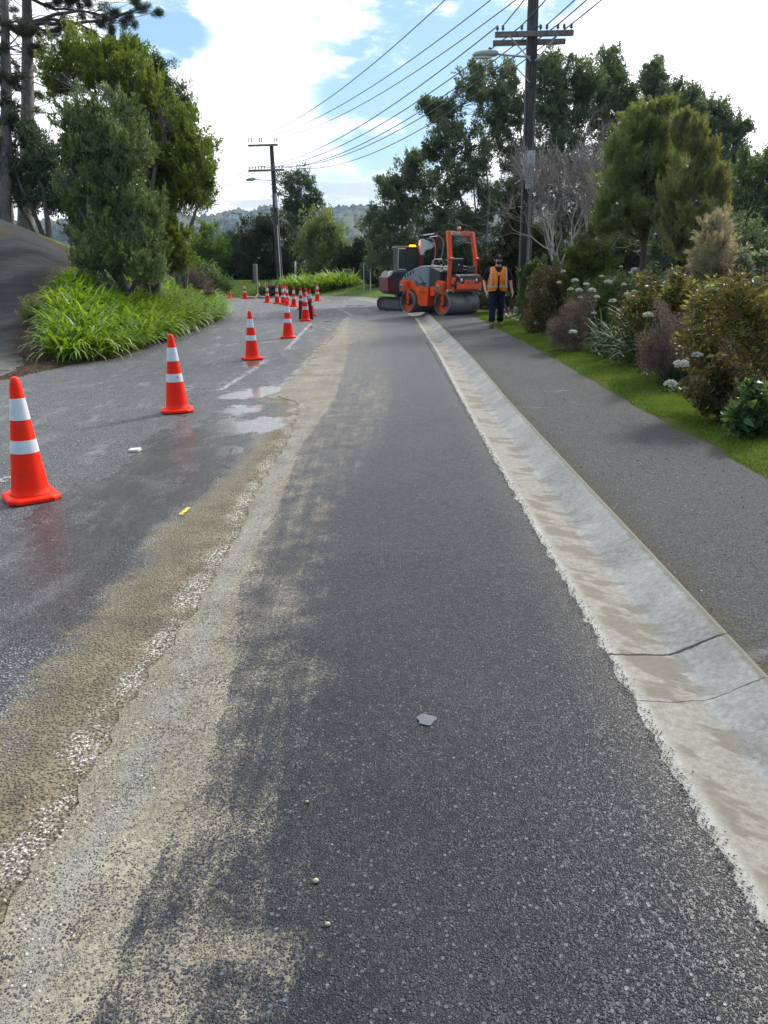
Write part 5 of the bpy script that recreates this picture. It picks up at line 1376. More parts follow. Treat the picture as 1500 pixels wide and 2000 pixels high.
# scraper tube over the near drum
q = MB(); q.cyl((-.30, -.60, .79), (-.30, .60, .79), .035, 12); q.build('water_bar', P_zinc, rl, smooth=True)
for s in (-.42, .42):
    q = MB(); q.box((-.31, s, .80), (.03, .045, .17)); q.build('bar_bracket', P_zinc, rl)
for s in (1, -1):
    q = MB(); q.cyl((-.30, s*.60, .79), (-.30, s*.66, .79), .055, 14); q.build('end_cap', P_zinc, rl)
# roll-over frame, upright posts leaning towards the hood
def barbox(b, a, c, w, d):
    a = Vector(a); c = Vector(c); dv_ = c-a; L = dv_.length; q_ = dv_.to_track_quat('Z', 'Y').to_matrix()
    P = [a+q_ @ Vector((x, y, z)) for z in (0, L) for x, y in ((-d/2, -w/2), (d/2, -w/2), (d/2, w/2), (-d/2, w/2))]
    b.add([tuple(p) for p in P], [(0, 3, 2, 1), (4, 5, 6, 7), (0, 1, 5, 4), (1, 2, 6, 5), (2, 3, 7, 6), (3, 0, 4, 7)])
rp = MB()
for s in (1, -1):
    barbox(rp, (-.22, s*.52, .85), (-.20, s*.51, 1.78), .10, .11)
    barbox(rp, (-.22, s*.51, 1.80), (-.07, s*.47, 2.60), .10, .13)
rp.box((-.07, 0, 2.57), (.10, 1.03, .12))
ro = rp.build('roll_frame', P_org, rl, bevel=.01)
for s in (1, -1):
    q = MB(); q.cyl((-.29, s*.44, 1.79), (-.29, s*.58, 1.79), .035, 12); q.box((-.24, s*.51, 1.79), (.13, .12, .03)); q.build('hinge', P_org, ro, bevel=.004)
q = MB(); q.box((-.125, .24, 2.565), (.014, .34, .085)); pl = q.build('number_plate', P_wht, ro, bevel=.002)
text('FP1571', .085, 'lettering', P_blk, pl, (-.136, .24, 2.565), (pi/2, 0, -pi/2), .001, .95)
q = MB(); q.loft([(-.07, .06, 2.63, .05, .05), (-.07, .06, 2.66, .05, .05)], 14); bb = q.build('beacon_base', P_blk, rl)
q = MB(); q.loft([(-.07, .06, 2.66, .055, .055), (-.07, .06, 2.72, .06, .06), (-.07, .06, 2.76, .045, .045), (-.07, .06, 2.775, .015, .015)], 16); q.build('beacon_dome', P_amo, bb, smooth=True)
for pts in ([(.20, .50, .86), (.42, .53, .80), (.62, .45, .70), (.80, .45, .78)], [(.20, .46, .80), (.45, .50, .66), (.70, .44, .60), (.86, .42, .66)], [(-.05, .63, .70), (.02, .66, .60), (.04, .64, .48), (0, .62, .40)], [(1.80, .63, .74), (1.84, .66, .62), (1.80, .64, .50), (1.75, .62, .40)]):
    P_ = resample(np.array(pts), .05); V, F = tubes_np([(P_, np.full(len(P_), .016))], 6); mesh_np('hose', V, F, P_blk, rl, smooth=True)
for s_ in (1, -1):
    for k in range(3):
        q = MB(); q.cyl((-.50, s_*.50, .99+.045*k), (-.50, s_*.56, .99+.045*k), .018, 8); q.build('bolt', P_blk, rl)
q = MB(); q.prism([(1.02, .955), (1.34, .955), (1.50, 1.06), (1.50, 1.10), (1.30, .99), (1.02, .99)], .505, .516); q.build('body_trim', P_dgr, rl)
# seat
q = MB(); q.box((.02, .20, 1.38), (.46, .46, .12)); st = q.build('seat', P_blk, rl, bevel=.04)
q = MB(); q.box((-.20, .20, 1.56), (.11, .44, .42), (0, -.10, 0), taper=.92); q.box((-.225, .20, 1.72), (.10, .42, .16), (0, -.10, 0), taper=.95); q.build('backrest', P_blk, st, bevel=.035)
q = MB(); q.box((-.275, .20, 1.60), (.012, .03, .05)); q.build('tag', P_lmp, st)
q = MB(); q.box((.0, -.26, 1.36), (.40, .30, .20)); q.build('side_console', P_dgr, rl, bevel=.03)
# wheel, rails, levers
V, F = tubes_np([(np.array([(.42+.0*math.cos(a)-.06*math.sin(a), .20+.19*math.cos(a), 1.66+.17*math.sin(a)*.5) for a in np.linspace(0, 2*pi, 25)]), np.full(25, .014))], 6)
mesh_np('steering_wheel', V, F, P_blk, rl, smooth=True)
q = MB(); q.tube([(.42, .20, 1.66), (.55, .20, 1.40)], .02, 8); q.build('steering_column', P_blk, rl)
for s in (1, -1):
    q = MB(); q.tube([(.02, s*.50, 1.50), (.30, s*.50, 1.56), (.68, s*.50, 1.60), (.74, s*.50, 1.50)], .013, 8); q.build('hand_rail', P_zinc, rl, smooth=True)
q = MB(); q.tube([(.70, .42, 1.5), (.74, .42, 1.72), (.74, .30, 1.78), (.74, .05, 1.78), (.72, -.02, 1.62)], .012, 8); q.build('mirror_bar', P_zinc, rl, smooth=True)
q = MB(); q.box((-.30, -.26, 1.46), (.05, .34, .20)); q.build('water_tank_lid', P_dgr, rl, bevel=.02)

# ---- small excavator behind the roller
TE = 30.0
pe_ = at(793, 603, TE); pe_[2] = float(h0(pe_[0]))
ex = empty('excavator', (pe_[0], pe_[1], pe_[2]), math.radians(14), 'small maroon and grey excavator with a flashing amber beacon behind the roller', 'excavator')
ex.scale = (.88, .88, .885)
tr_ang = math.radians(112)
def track(off):
    c, s = math.cos(tr_ang), math.sin(tr_ang)
    def tf(x, y, z): return (c*x-s*y, s*x+c*y, z)
    prof = [(-.95, .14), (-.88, .03), (-.7, .0), (.7, .0), (.88, .03), (.97, .16), (.97, .32), (.86, .46), (.66, .52), (-.66, .52), (-.86, .46), (-.97, .32)]
    n = len(prof); b = MB()
    inner = [(x*.88, .26+(z-.26)*.72) for x, z in prof]
    V = [tf(x, off+y, z) for y in (-.18, .18) for x, z in prof]+[tf(x, off+y, z) for y in (-.18, .18) for x, z in inner]
    F = [(k, (k+1) % n, n+(k+1) % n, n+k) for k in range(n)]
    F += [(k, 2*n+k, 2*n+(k+1) % n, (k+1) % n) for k in range(n)]+[(n+k, n+(k+1) % n, 3*n+(k+1) % n, 3*n+k) for k in range(n)]
    b.add(V, F)
    for u in np.linspace(-.8, .8, 14):       # grousers
        for z in (-.012, .53):
            P = [tf(u+a, off+y, z+dz) for dz in (-.012, .012) for a, y in ((-.03, -.18), (.03, -.18), (.03, .18), (-.03, .18))]
            b.add(P, [(0, 3, 2, 1), (4, 5, 6, 7), (0, 1, 5, 4), (1, 2, 6, 5), (2, 3, 7, 6), (3, 0, 4, 7)])
    o = b.build('track', P_rub, ex)
    f = MB()
    P = [tf(x, off+y, z) for z, w_ in ((.08, .70), (.44, .72)) for x, y in ((-w_, -.15), (w_, -.15), (w_, .15), (-w_, .15))]
    f.add(P, [(0, 3, 2, 1), (4, 5, 6, 7), (0, 1, 5, 4), (1, 2, 6, 5), (2, 3, 7, 6), (3, 0, 4, 7)]); f.build('track_frame', P_mud, o)
    for u in (-.80, .80):
        f = MB(); f.cyl(tf(u, off-.15, .26), tf(u, off+.15, .26), .19, 18); f.build('sprocket', P_mud, o)
    for u in (-.5, -.25, 0, .25, .5):
        f = MB(); f.cyl(tf(u, off-.16, .09), tf(u, off+.16, .09), .075, 12); f.build('track_roller', P_mud, o)
track(.72); track(-.72)
q = MB(); q.cyl((0, 0, .45), (0, 0, .68), .42, 24); q.build('turntable', P_blk, ex)
q = MB(); q.prism([(-.88, .66), (-1.0, .80), (-1.02, 1.30), (-.93, 1.52), (-.80, 1.62), (.30, 1.62), (.55, 1.45), (.85, 1.35), (.90, .80), (.80, .66)], -.82, .82); q.build('engine_body', P_dgr, ex, bevel=.06)
q = MB(); q.prism([(-1.03, .76), (-1.05, 1.36), (-.92, 1.42), (-.62, 1.05), (-.66, .76)], -.835, .80); q.build('counterweight', P_mar, ex, bevel=.03)
q = MB(); q.prism([(-1.0, 1.40), (-.97, 1.56), (-.86, 1.63), (-.80, 1.60), (-.90, 1.44)], -.84, -.60); q.build('trim_edge', P_wht, ex, bevel=.01)
q = MB(); q.prism([(-.70, 1.47), (-.62, 1.47), (-.40, 1.30), (.18, 1.30), (.20, 1.34), (-.36, 1.35), (-.56, 1.52)], -.83, -.822); q.build('body_trim', P_blk, ex)
# cab on the far side
cb = MB()
for (x, y) in ((-.40, -.10), (.62, -.10), (-.40, .78), (.70, .78)):
    cb.box((x, y, 2.06), (.08, .07, 1.0))
cb.box((.13, .34, 1.60), (1.12, .95, .10)); fr = cb.build('cab_frame', P_blk, ex, bevel=.012)
q = MB(); q.box((.12, .34, 2.60), (1.20, 1.0, .09), taper=.93); q.build('cab_roof', P_mud, fr, bevel=.03)
for (c_, s_) in (((.11, -.105, 2.09), (.94, .02, .92)), ((-.405, .34, 2.09), (.02, .80, .92)), ((.66, .34, 2.09), (.02, .80, .92)), ((.14, .785, 2.09), (.98, .02, .92))):
    q = MB(); q.box(c_, s_); q.build('cab_window', P_glass, fr)
q = MB(); q.box((-.02, -.13, 2.10), (.05, .05, .98)); q.build('window_post', P_dgr, fr)
q = MB(); q.tube([(-.42, -.15, 1.70), (-.42, -.2, 2.50)], .016, 6); q.build('grab_rail', P_wht, fr)
q = MB(); q.box((-.25, -.125, 2.545), (.36, .03, .05)); q.box((-.25, -.125, 1.68), (.36, .03, .05)); q.build('window_sill', P_wht, fr)
# lit beacon
q = MB(); q.box((.16, -.24, 2.58), (.36, .10, .06)); bc = q.build('beacon_mount', P_blk, ex, bevel=.01)
q = MB(); q.box((.20, -.24, 2.65), (.30, .10, .075)); q.build('beacon_light', P_amb, bc, bevel=.03)
lt = bpy.data.lights.new('beacon_glow', 'POINT'); lt.energy = 4; lt.color = (1, .4, .05); lt.shadow_soft_size = .12
lo = bpy.data.objects.new('beacon_glow', lt); COL.objects.link(lo); lo.parent = bc; lo.location = (.16, -.42, 2.70)
# boom, cylinders and stick
bm_ = MB(); yb0, yb1 = -.42, -.20
bm_.prism([(.36, 1.30), (.62, 1.30), (.66, 2.00), (.62, 2.40), (.80, 2.74), (.70, 2.84), (.50, 2.76), (.42, 2.40), (.48, 2.0)], yb0, yb1); bo = bm_.build('boom', P_mar, ex, bevel=.02)
q = MB(); q.prism([(.46, 2.42), (.50, 2.92), (.62, 2.93), (1.12, 2.76), (1.13, 2.62), (1.02, 2.54), (.74, 2.46), (.60, 2.28), (.52, 2.26)], yb0-.03, yb1+.03); q.build('boom_head', P_wht, bo, bevel=.02)
q = MB(); q.prism([(1.05, 3.12), (1.22, 3.18), (1.34, 3.0), (1.32, 2.4), (1.26, 1.75), (1.12, 1.75), (1.10, 2.5)], yb0+.02, yb1-.02); sk = q.build('stick', P_mar, ex, bevel=.02)
q = MB(); q.cyl((.56, -.36, 3.00), (.98, -.36, 3.07), .052, 14); q.cyl((.60, -.22, 2.98), (1.0, -.22, 3.04), .045, 14); q.build('cylinder_barrel', P_blk, ex)
q = MB(); q.cyl((.62, -.36, 3.065), (1.24, -.36, 3.14), .030, 12); q.cyl((.9, -.42, 2.99), (1.26, -.42, 3.04), .028, 12); q.build('cylinder_rod', P_chr, ex)
q = MB(); q.tube([(.50, -.31, 2.88), (.52, -.31, 3.04), (.60, -.31, 3.06)], .04, 8); q.tube([(1.14, -.31, 3.16), (1.32, -.31, 3.10)], .05, 8); q.build('link_pin', P_blk, ex)
for k, pts in enumerate([[(.78, -.45, 2.95), (1.10, -.47, 2.85), (1.16, -.47, 2.3), (1.02, -.45, 1.70)], [(.80, -.47, 2.90), (1.04, -.5, 2.7), (1.08, -.5, 2.2), (.96, -.47, 1.65)], [(1.2, -.4, 3.1), (1.50, -.4, 2.9), (1.52, -.4, 2.4), (1.36, -.4, 1.95)], [(1.2, -.35, 3.0), (1.46, -.35, 2.8), (1.44, -.35, 2.3), (1.3, -.35, 1.9)]]):
    P_ = resample(np.array(pts), .06); V, F = tubes_np([(P_, np.full(len(P_), .014))], 6); mesh_np('hydraulic_hose', V, F, P_zinc if k in (0, 2) else P_hose, ex, smooth=True)
q = MB(); q.tube([(1.0, -.31, 1.85), (1.04, -.31, 2.4), (1.1, -.31, 2.62)], [.035, .035, .03], 10); q.build('cylinder_barrel', P_blk, ex)
q = MB(); q.prism([(1.05, 1.0), (1.35, 1.1), (1.42, 1.5), (1.30, 1.78), (1.1, 1.75), (1.2, 1.4)], -.6, -.05); q.build('bucket', P_mud, ex, bevel=.02)
q = MB(); q.prism([(.98, .62), (1.12, .45), (1.10, .12), (1.0, .08), (1.03, .4)], -.85, .85); q.build('dozer_blade', P_mud, ex)
# ------------------------------------------------------------------ worker
pp = groundpt(968, 638, .12)
ps = empty('person', (pp[0], pp[1]+.0, pp[2]), math.radians(0), 'person in a black cap and orange reflective vest walking on the path beside the roller', 'person', scale=.915)
ps.scale = (.97, .95, .915)
m, t = newmat('skin'); o = t.obj(); n = t.noise(o, 14, 3)
t.out(t.pbr(t.ramp(n, [(.3, (.55, .32, .23)), (.7, (.70, .45, .34))]), .5, None, 0.0, .4, Subsurface_Weight=.0)); P_skin = m
def cloth(name, c1, c2, sc_=9):
    m, t = newmat(name); o = t.obj(); n = t.noise(o, sc_, 4, .6); n2 = t.noise(o, 90, 2)
    t.out(t.pbr(t.ramp(n, [(.3, c1), (.7, c2)]), .85, t.bump(t.math('ADD', n, t.math('MULTIPLY', n2, .2)), .5, .03), 0.0, .2)); return m
C_blk = cloth('cloth_black', (.008, .009, .014), (.018, .02, .03))
C_nav = cloth('cloth_navy', (.006, .009, .022), (.014, .019, .040))
m, t = newmat('vest_cloth'); o = t.obj(); n = t.noise(o, 8, 4, .6); s = t.n('ShaderNodeSeparateXYZ', {}, i0=o)
c = t.mix(t.math('MULTIPLY', t.ss(n, .45, .7), .35), (1.0, .235, .010), (.95, .16, .008))
dirtm = t.math('MULTIPLY', t.ss(t.noise(o, 5, 4), .5, .62), t.ss(s.outputs[2], 1.28, 1.15)); c = t.mix(t.math('MULTIPLY', dirtm, .5), c, (.30, .10, .03))
t.out(t.pbr(c, .75, t.bump(n, .5, .03), 0.0, .3)); C_vest = m
C_refl = cloth('reflective_strip', (.46, .36, .30), (.60, .48, .40), 20)
C_boot = cloth('boot_leather', (.06, .035, .02), (.16, .10, .055), 12)
C_hair = cloth('dark_hair', (.010, .008, .007), (.025, .018, .014), 30)

J = {}; E_ = []; Rd = {}
def jn(n, co, r, par=None):
    J[n] = len(J); Rd[n] = (co, r)
    if par: E_.append((J[par], J[n]))
jn('pelvis', (0, 0, .96), (.155, .125))
jn('waist', (0, -.01, 1.10), (.165, .145), 'pelvis')
jn('belly', (0, -.02, 1.22), (.165, .145), 'waist')
jn('chest', (0, 0, 1.38), (.165, .12), 'belly')
jn('neckb', (0, .01, 1.49), (.075, .075), 'chest')
jn('neck', (0, 0, 1.56), (.062, .062), 'neckb')
jn('jaw', (0, -.022, 1.62), (.070, .078), 'neck')
jn('face', (0, -.015, 1.69), (.078, .095), 'jaw')
jn('skull', (0, -.005, 1.755), (.070, .085), 'face')
jn('nose', (0, -.118, 1.672), (.012, .012), 'face')
for s, k in ((-1, 'r'), (1, 'l')):
    jn('sh'+k, (s*.20, 0, 1.44), .062, 'chest')
    ex_ = .325 if s < 0 else .31
    jn('el'+k, (s*ex_, .05 if s < 0 else .02, 1.17), .046, 'sh'+k)
    wx = s*(.31 if s < 0 else .36); jn('wr'+k, (wx, -.13 if s < 0 else .0, .93), .029, 'el'+k)
    px_ = wx+s*(-.035 if s < 0 else .02)
    jn('pa'+k, (px_, -.17 if s < 0 else -.02, .875), .030, 'wr'+k)
    for f, (dx, dy, L) in enumerate([(-.03, -.012, .075), (-.01, -.004, .085), (.010, .004, .08), (.03, .01, .065)]):
        b0 = (px_+dx*.3-0*s, (-.185 if s < 0 else -.03)+dx*.9, .815)
        jn('f%d%s' % (f, k), b0, .0105, 'pa'+k)
        jn('g%d%s' % (f, k), (b0[0]-s*.008, b0[1]-.006, b0[2]-L*.5), .0095, 'f%d%s' % (f, k))
        jn('h%d%s' % (f, k), (b0[0]-s*.022, b0[1]-.004, b0[2]-L*.95), .008, 'g%d%s' % (f, k))
    jn('t0'+k, (px_-s*.012, (-.21 if s < 0 else -.06), .86), .012, 'pa'+k)
    jn('t1'+k, (px_-s*.02, (-.23 if s < 0 else -.08), .825), .010, 't0'+k)
    jn('hip'+k, (s*.10, 0, .90), .095, 'pelvis')
    fy = -.17 if s < 0 else .14
    jn('kn'+k, (s*.115, fy*.55, .50), .062, 'hip'+k)
    jn('an'+k, (s*.125, fy, .10), .042, 'kn'+k)
    jn('to'+k, (s*.145, fy-.15, .04), .035, 'an'+k)
me = bpy.data.meshes.new('body'); names = list(Rd)
me.from_pydata([Rd[n][0] for n in names], E_, []); me.materials.append(P_skin)
bo_ = bpy.data.objects.new('body', me); COL.objects.link(bo_); bo_.parent = ps
md = bo_.modifiers.new('skin', 'SKIN'); md.use_smooth_shade = True
if not me.skin_vertices: me.skin_vertices.new(name='skin')
for i, n in enumerate(names):
    r_ = Rd[n][1]; me.skin_vertices[0].data[i].radius = (r_, r_) if not isinstance(r_, tuple) else r_
me.skin_vertices[0].data[0].use_root = True
sb = bo_.modifiers.new('sub', 'SUBSURF'); sb.levels = 1; sb.render_levels = 2
# shirt
q = MB(); q.loft([(0, 0, .93, .205, .165), (0, -.01, 1.05, .215, .18), (0, -.02, 1.2, .215, .185), (0, 0, 1.36, .215, .155), (0, .005, 1.44, .20, .12), (0, .01, 1.50, .11, .09), (0, .01, 1.525, .078, .078)], 24)
for s in (-1, 1):
    q.tube([(s*.15, .005, 1.455), (s*.215, .005, 1.425), (s*.275, .02, 1.29), (s*.31, .03, 1.19)], [.085, .085, .078, .074], 14)
q.build('shirt', C_blk, ps, smooth=True)
# vest: a sleeveless shell with a V neck, split in front
def ringv(z): return np.interp(z, [.90, 1.05, 1.2, 1.36, 1.44, 1.49, 1.515], [.222, .235, .235, .235, .232, .19, .12]), np.interp(z, [.90, 1.05, 1.2, 1.36, 1.44, 1.49, 1.515], [.180, .20, .21, .180, .145, .115, .10])
def shell(z0, z1, a_ok, name, mat, grow=0.0, nz=40, na=96, zz=None):
    V = []; F = []
    for i in range(nz+1):
        z = z0+(z1-z0)*i/nz; rx, ry = ringv(z)
        for k in range(na):
            a = 2*pi*k/na; wr = .006*math.sin(a*9+z*20)*(1 if z < 1.35 else 0)
            sx = (rx+grow+wr)*math.copysign(abs(math.cos(a))**.85, math.cos(a)); sy = (ry+grow+wr)*math.copysign(abs(math.sin(a))**.85, math.sin(a))
            V.append((sx, sy-.005, z+(.0 if z > 1.0 else (-.018*math.cos(a*2)))))
    for i in range(nz):
        for k in range(na):
            z = z0+(z1-z0)*(i+.5)/nz; a = 2*pi*(k+.5)/na; x = ringv(z)[0]*math.cos(a)
            if a_ok(x, math.sin(a), z): F.append((i*na+k, i*na+(k+1) % na, (i+1)*na+(k+1) % na, (i+1)*na+k))
    used = sorted({v for f in F for v in f}); mp = {v: i for i, v in enumerate(used)}
    o = mesh_np(name, np.array([V[v] for v in used]), [tuple(mp[v] for v in f) for f in F], mat, ps, smooth=True)
    so_m = o.modifiers.new('thick', 'SOLIDIFY'); so_m.thickness = .006; so_m.offset = 1
    return o
def vok(x, sy, z):
    if sy < 0 and abs(x) < max(0, (z-1.33)*.50): return False       # V neck
    if sy < 0 and abs(x) < .012+max(0, .98-z)*.5: return False      # front opening
    if z > 1.24 and abs(x) > .205+(1.44-z)*.02 and abs(sy) < .55 : return False   # arm holes
    return True
shell(.905, 1.512, vok, 'safety_vest', C_vest)
shell(.99, 1.045, lambda x, sy, z: not (sy < 0 and abs(x) < .014), 'reflective_strip', C_refl, .008, 3)
for s in (-1, 1):
    shell(1.045, 1.49, lambda x, sy, z, s=s: abs(x*s-.165) < .020, 'reflective_strip', C_refl, .008, 30, 160)
q = MB(); q.box((-.0, -.215, 1.34), (.05, .012, .075)); q.build('lanyard_card', C_refl, ps, bevel=.004)
# trousers
q = MB(); q.loft([(0, 0, .80, .185, .145), (0, 0, .90, .20, .155), (0, 0, .965, .205, .16)], 22)
for s in (-1, 1):
    fy = -.17 if s < 0 else .14
    q.tube([(s*.095, 0, .88), (s*.105, fy*.25, .70), (s*.115, fy*.55, .50), (s*.120, fy*.8, .28), (s*.125, fy, .155)], [.115, .105, .088, .078, .080], 16)
q.build('trousers', C_nav, ps, smooth=True)
for s in (-1, 1):
    fy = -.17 if s < 0 else .14
    q = MB(); q.tube([(s*.125, fy, .20), (s*.125, fy, .12), (s*.127, fy-.005, .07)], [.058, .056, .055], 14)
    q.loft([(s*.140, fy-.065, .0, .056, .145), (s*.140, fy-.065, .035, .058, .148), (s*.138, fy-.060, .075, .050, .125), (s*.13, fy-.02, .10, .045, .07)], 20)
    q.build('boot', C_boot, ps, smooth=True)
# cap, beard, eyes, ears
q = MB(); q.ell((0, -.005, 1.745), (.094, .112, .085), 18, 8, z0=0, z1=1); q.loft([(0, -.005, 1.715, .095, .112), (0, -.005, 1.748, .094, .112)], 18, cap=False)
cp = q.build('cap', C_blk, ps, smooth=True)
q = MB(); q.ell((0, -.13, 1.724), (.078, .075, .014), 16, 6); q.build('cap_brim', C_blk, cp, smooth=True)
q = MB(); q.ell((.006, -.108, 1.772), (.014, .010, .024), 10, 6); q.build('cap_emblem', C_refl, cp, smooth=True)
q = MB(); q.ell((0, -.070, 1.615), (.062, .055, .042), 14, 8); bd_ = q.build('beard', C_hair, ps, smooth=True)
q = MB(); q.ell((0, -.113, 1.643), (.030, .010, .008), 10, 5); q.build('moustache', C_hair, ps, smooth=True)
q = MB(); q.ell((0, -.122, 1.626), (.019, .006, .006), 10, 5); q.build('mouth', paint('lip', (.30, .11, .09), .5, dirt=0), ps, smooth=True)
for s in (-1, 1):
    q = MB(); q.ell((s*.030, -.104, 1.693), (.018, .012, .010), 10, 6); q.build('eye', C_blk, ps, smooth=True)
    q = MB(); q.ell((s*.086, 0, 1.680), (.012, .022, .033), 10, 6); q.build('ear', P_skin, ps, smooth=True)
    q = MB(); q.ell((s*.080, .01, 1.705), (.012, .05, .03), 10, 6); q.build('hair', C_hair, ps, smooth=True)

# ------------------------------------------------------------------ small things
# temporary sign seen edge-on, with sandbags
p = groundpt(504, 583); z = float(h0(p[0]))
sg = empty('temporary_sign', (p[0], p[1], z), 0, 'temporary road sign seen almost edge-on, on a cream tripod leg weighed down with sandbags', 'road sign')
q = MB(); q.tube([(0, 0, .05), (0, 0, 1.95)], .028, 8); q.build('post', paint('cream_post', (.62, .50, .27), .5), sg)
q = MB(); q.box((-.10, .05, 1.42), (.03, .75, 1.1), (0, .03, -.22)); q.build('sign_panel', P_dgr, sg, bevel=.01)
q = MB(); q.box((-.14, .05, 1.42), (.02, .76, 1.1), (0, .03, -.22)); q.build('panel_edge', P_blk, sg)
q = MB(); q.box((.06, 0, .82), (.16, .12, .17)); q.build('lamp_box', paint('peach_box', (.72, .48, .28), .5), sg, bevel=.01)
for a in (.3, 2.4, 4.4):
    q = MB(); q.tube([(0, 0, .28), (.34*math.cos(a), .34*math.sin(a), .02)], .022, 6); q.build('tripod_leg', paint('cream_leg', (.62, .50, .27), .5), sg)
c_sand = cloth('sandbag_cloth', (.24, .22, .18), (.42, .39, .33), 8)
for i, (dx, dy, a, lab) in enumerate([(-.46, -.05, .2, 'pale sandbag lying left of the temporary sign leg'), (.28, -.05, -.2, 'pale sandbag lying right of the temporary sign leg'), (-.75, .1, .1, 'outermost sandbag left of the temporary sign')]):
    b = MB(); b.loft([(0, 0, 0, .20, .12), (0, 0, .05, .26, .15), (.02, 0, .11, .24, .13), (0, 0, .145, .12, .07)], 16, squ=.7)
    o = b.build('sandbag', c_sand, None, smooth=True); o.location = (p[0]+dx, p[1]+dy, z); o.rotation_euler.z = a
    tag(o, lab, 'sandbag', 'sandbags at the temporary sign')
# permanent board sign seen from behind
p = at(717, 577, 44.5); z = float(T(p[0], p[1]))
sg = empty('board_sign', (p[0], p[1], z-.1), 0, 'dark board sign on two pale posts seen from behind on the grass verge', 'sign')
P_post = paint('pale_post', (.36, .42, .38), .6)
for dx in (-.18, .20):
    q = MB(); q.tube([(dx, -.05, 0), (dx, -.05, 1.78)], .032, 8); q.build('post', P_post, sg)
q = MB(); q.box((-.03, 0, 1.32), (.68, .04, .95)); q.build('panel', P_dgr, sg, bevel=.01)
p = at(679, 553, 49); z = float(T(p[0], p[1]))
q = MB(); q.box((0, 0, .48), (.42, .35, 1.0)); q.box((0, 0, 1.0), (.50, .42, .08)); o = q.build('concrete_pillar', P_con, None, bevel=.02); o.location = (p[0], p[1], z)
tag(o, 'grey concrete pillar at the right end of the round agapanthus clump', 'pillar')
p = at(577, 548, 53.5); z = float(T(p[0], p[1]))
q = MB(); q.tube([(0, 0, 0), (.03, 0, 1.25)], .06, 8); q.ell((.03, 0, 1.25), (.07, .07, .05), 10, 6); o = q.build('marker_post', P_post, None, smooth=True); o.location = (p[0], p[1], z)
tag(o, 'short pale green post standing in front of the hedge right of the leaning pole', 'post')
p = at(532, 571, 47.6); z = float(T(p[0], p[1]))
bn_ = empty('bin', (p[0], p[1], z), 0, 'small black bin on the verge behind the far cones', 'bin')
q = MB(); q.box((0, 0, .26), (.42, .40, .52), taper=1.1); q.build('body', P_blk, bn_, bevel=.02)
q = MB(); q.box((0, 0, .545), (.50, .48, .05)); q.build('lid', P_blk, bn_, bevel=.015)
for dx, lab in ((-.42, 'thin grey stake left of the small black bin'), (.36, 'thin grey stake right of the small black bin')):
    q = MB(); q.tube([(0, 0, 0), (0, 0, .72)], .028, 6); q.ell((0, 0, .72), (.03, .03, .02), 8, 4); o = q.build('stake', P_zinc, None); o.location = (p[0]+dx, p[1], z); tag(o, lab, 'stake')
# rock in the corner of the bed
p = groundpt(88, 692); z = float(T(p[0], p[1]))
b = MB(); b.ell((0, 0, 0), (.30, .26, .26), 22, 14)
V = np.array(b.V); nn = np.sin(V[:, 0]*17+V[:, 1]*9)*.05+np.sin(V[:, 1]*23+V[:, 2]*19)*.04+np.sin(V[:, 2]*31-V[:, 0]*12)*.03
V = V*(1+nn[:, None]*1.6); m_r = barkmat('rock_tan', (.10, .08, .06), (.34, .28, .22), 7, 1)
o = mesh_np('rock', V, b.F, m_r, smooth=True); o.location = (p[0]+.1, p[1]+.55, z+.17); tag(o, 'tan boulder half buried among the leaves at the near corner of the agapanthus bed', 'rock')
tree('fern_bush', 'small pale feathery plant beside the driveway at the left of the agapanthus bed', 'bush', (55, 17.0), [(62, 600, 18, 16), (54, 618, 14, 12)], 17.0, 3500, (.06, .012), .08, .01, L_kan, B_brn, up=.8, twig_r=.003)
# litter on the road and footpath
p = groundpt(262, 882)
q = MB(); q.add([(-.055, -.02, .0), (.05, -.035, .0), (.065, .03, .006), (-.04, .045, .012), (-.05, -.02, .016), (.055, -.03, .022), (.06, .03, .03), (-.035, .04, .022)], [(0, 3, 2, 1), (4, 5, 6, 7), (0, 1, 5, 4), (1, 2, 6, 5), (2, 3, 7, 6), (3, 0, 4, 7)])
q2 = q.build('litter', P_wht, None); q2.location = (p[0], p[1], float(h0(p[0]))+.004); tag(q2, 'crumpled white scrap lying on the wet road between the two nearest cones', 'litter')
p = groundpt(832, 1409)
V = [(0, 0, .004)]+[(.033*(1+.16*math.sin(a*3+1)+.1*math.sin(a*5))*math.cos(a), .036*(1+.12*math.sin(a*4))*math.sin(a), .0025) for a in np.linspace(0, 2*pi, 26)[:-1]]
o = mesh_np('spill_spot', np.array(V), [(0, 1+k, 1+(k+1) % 25) for k in range(25)], paint('spot_grey', (.10, .11, .13), .7, dirt=.2, scale=30)); o.location = (p[0], p[1], float(h0(p[0]))+.006)
tag(o, 'pale grey spot stuck on the fresh asphalt', 'spot')

# loose stones
def crumbs(name, pts, sizes, mat, label):
    ico = MB(); ico.ell((0, 0, 0), (1, 1, .7), 6, 4); U = np.array(ico.V); Fq = [f for f in ico.F if len(f) == 4]; F0 = np.array(Fq)
    n = len(pts); th = R.uniform(0, 2*pi, n)
    V = U[None]*sizes[:, None, None]*(1+R.uniform(-.3, .3, (n, len(U), 1)))
    c, s = np.cos(th)[:, None], np.sin(th)[:, None]
    V = np.stack([V[..., 0]*c-V[..., 1]*s, V[..., 0]*s+V[..., 1]*c, V[..., 2]], -1)+pts[:, None, :]
    F = (F0[None]+(np.arange(n)*len(U))[:, None, None]).reshape(-1, 4)
    return tag(mesh_np(name, V.reshape(-1, 3), F, mat), label, 'gravel', kind='stuff')
m, t = newmat('asphalt_crumb'); rn = t.geo('Random Per Island'); t.out(t.pbr(t.ramp(rn, [(0, (.02, .02, .024)), (.7, (.08, .08, .09)), (1, (.2, .2, .2))]), .55)); M_cr = m
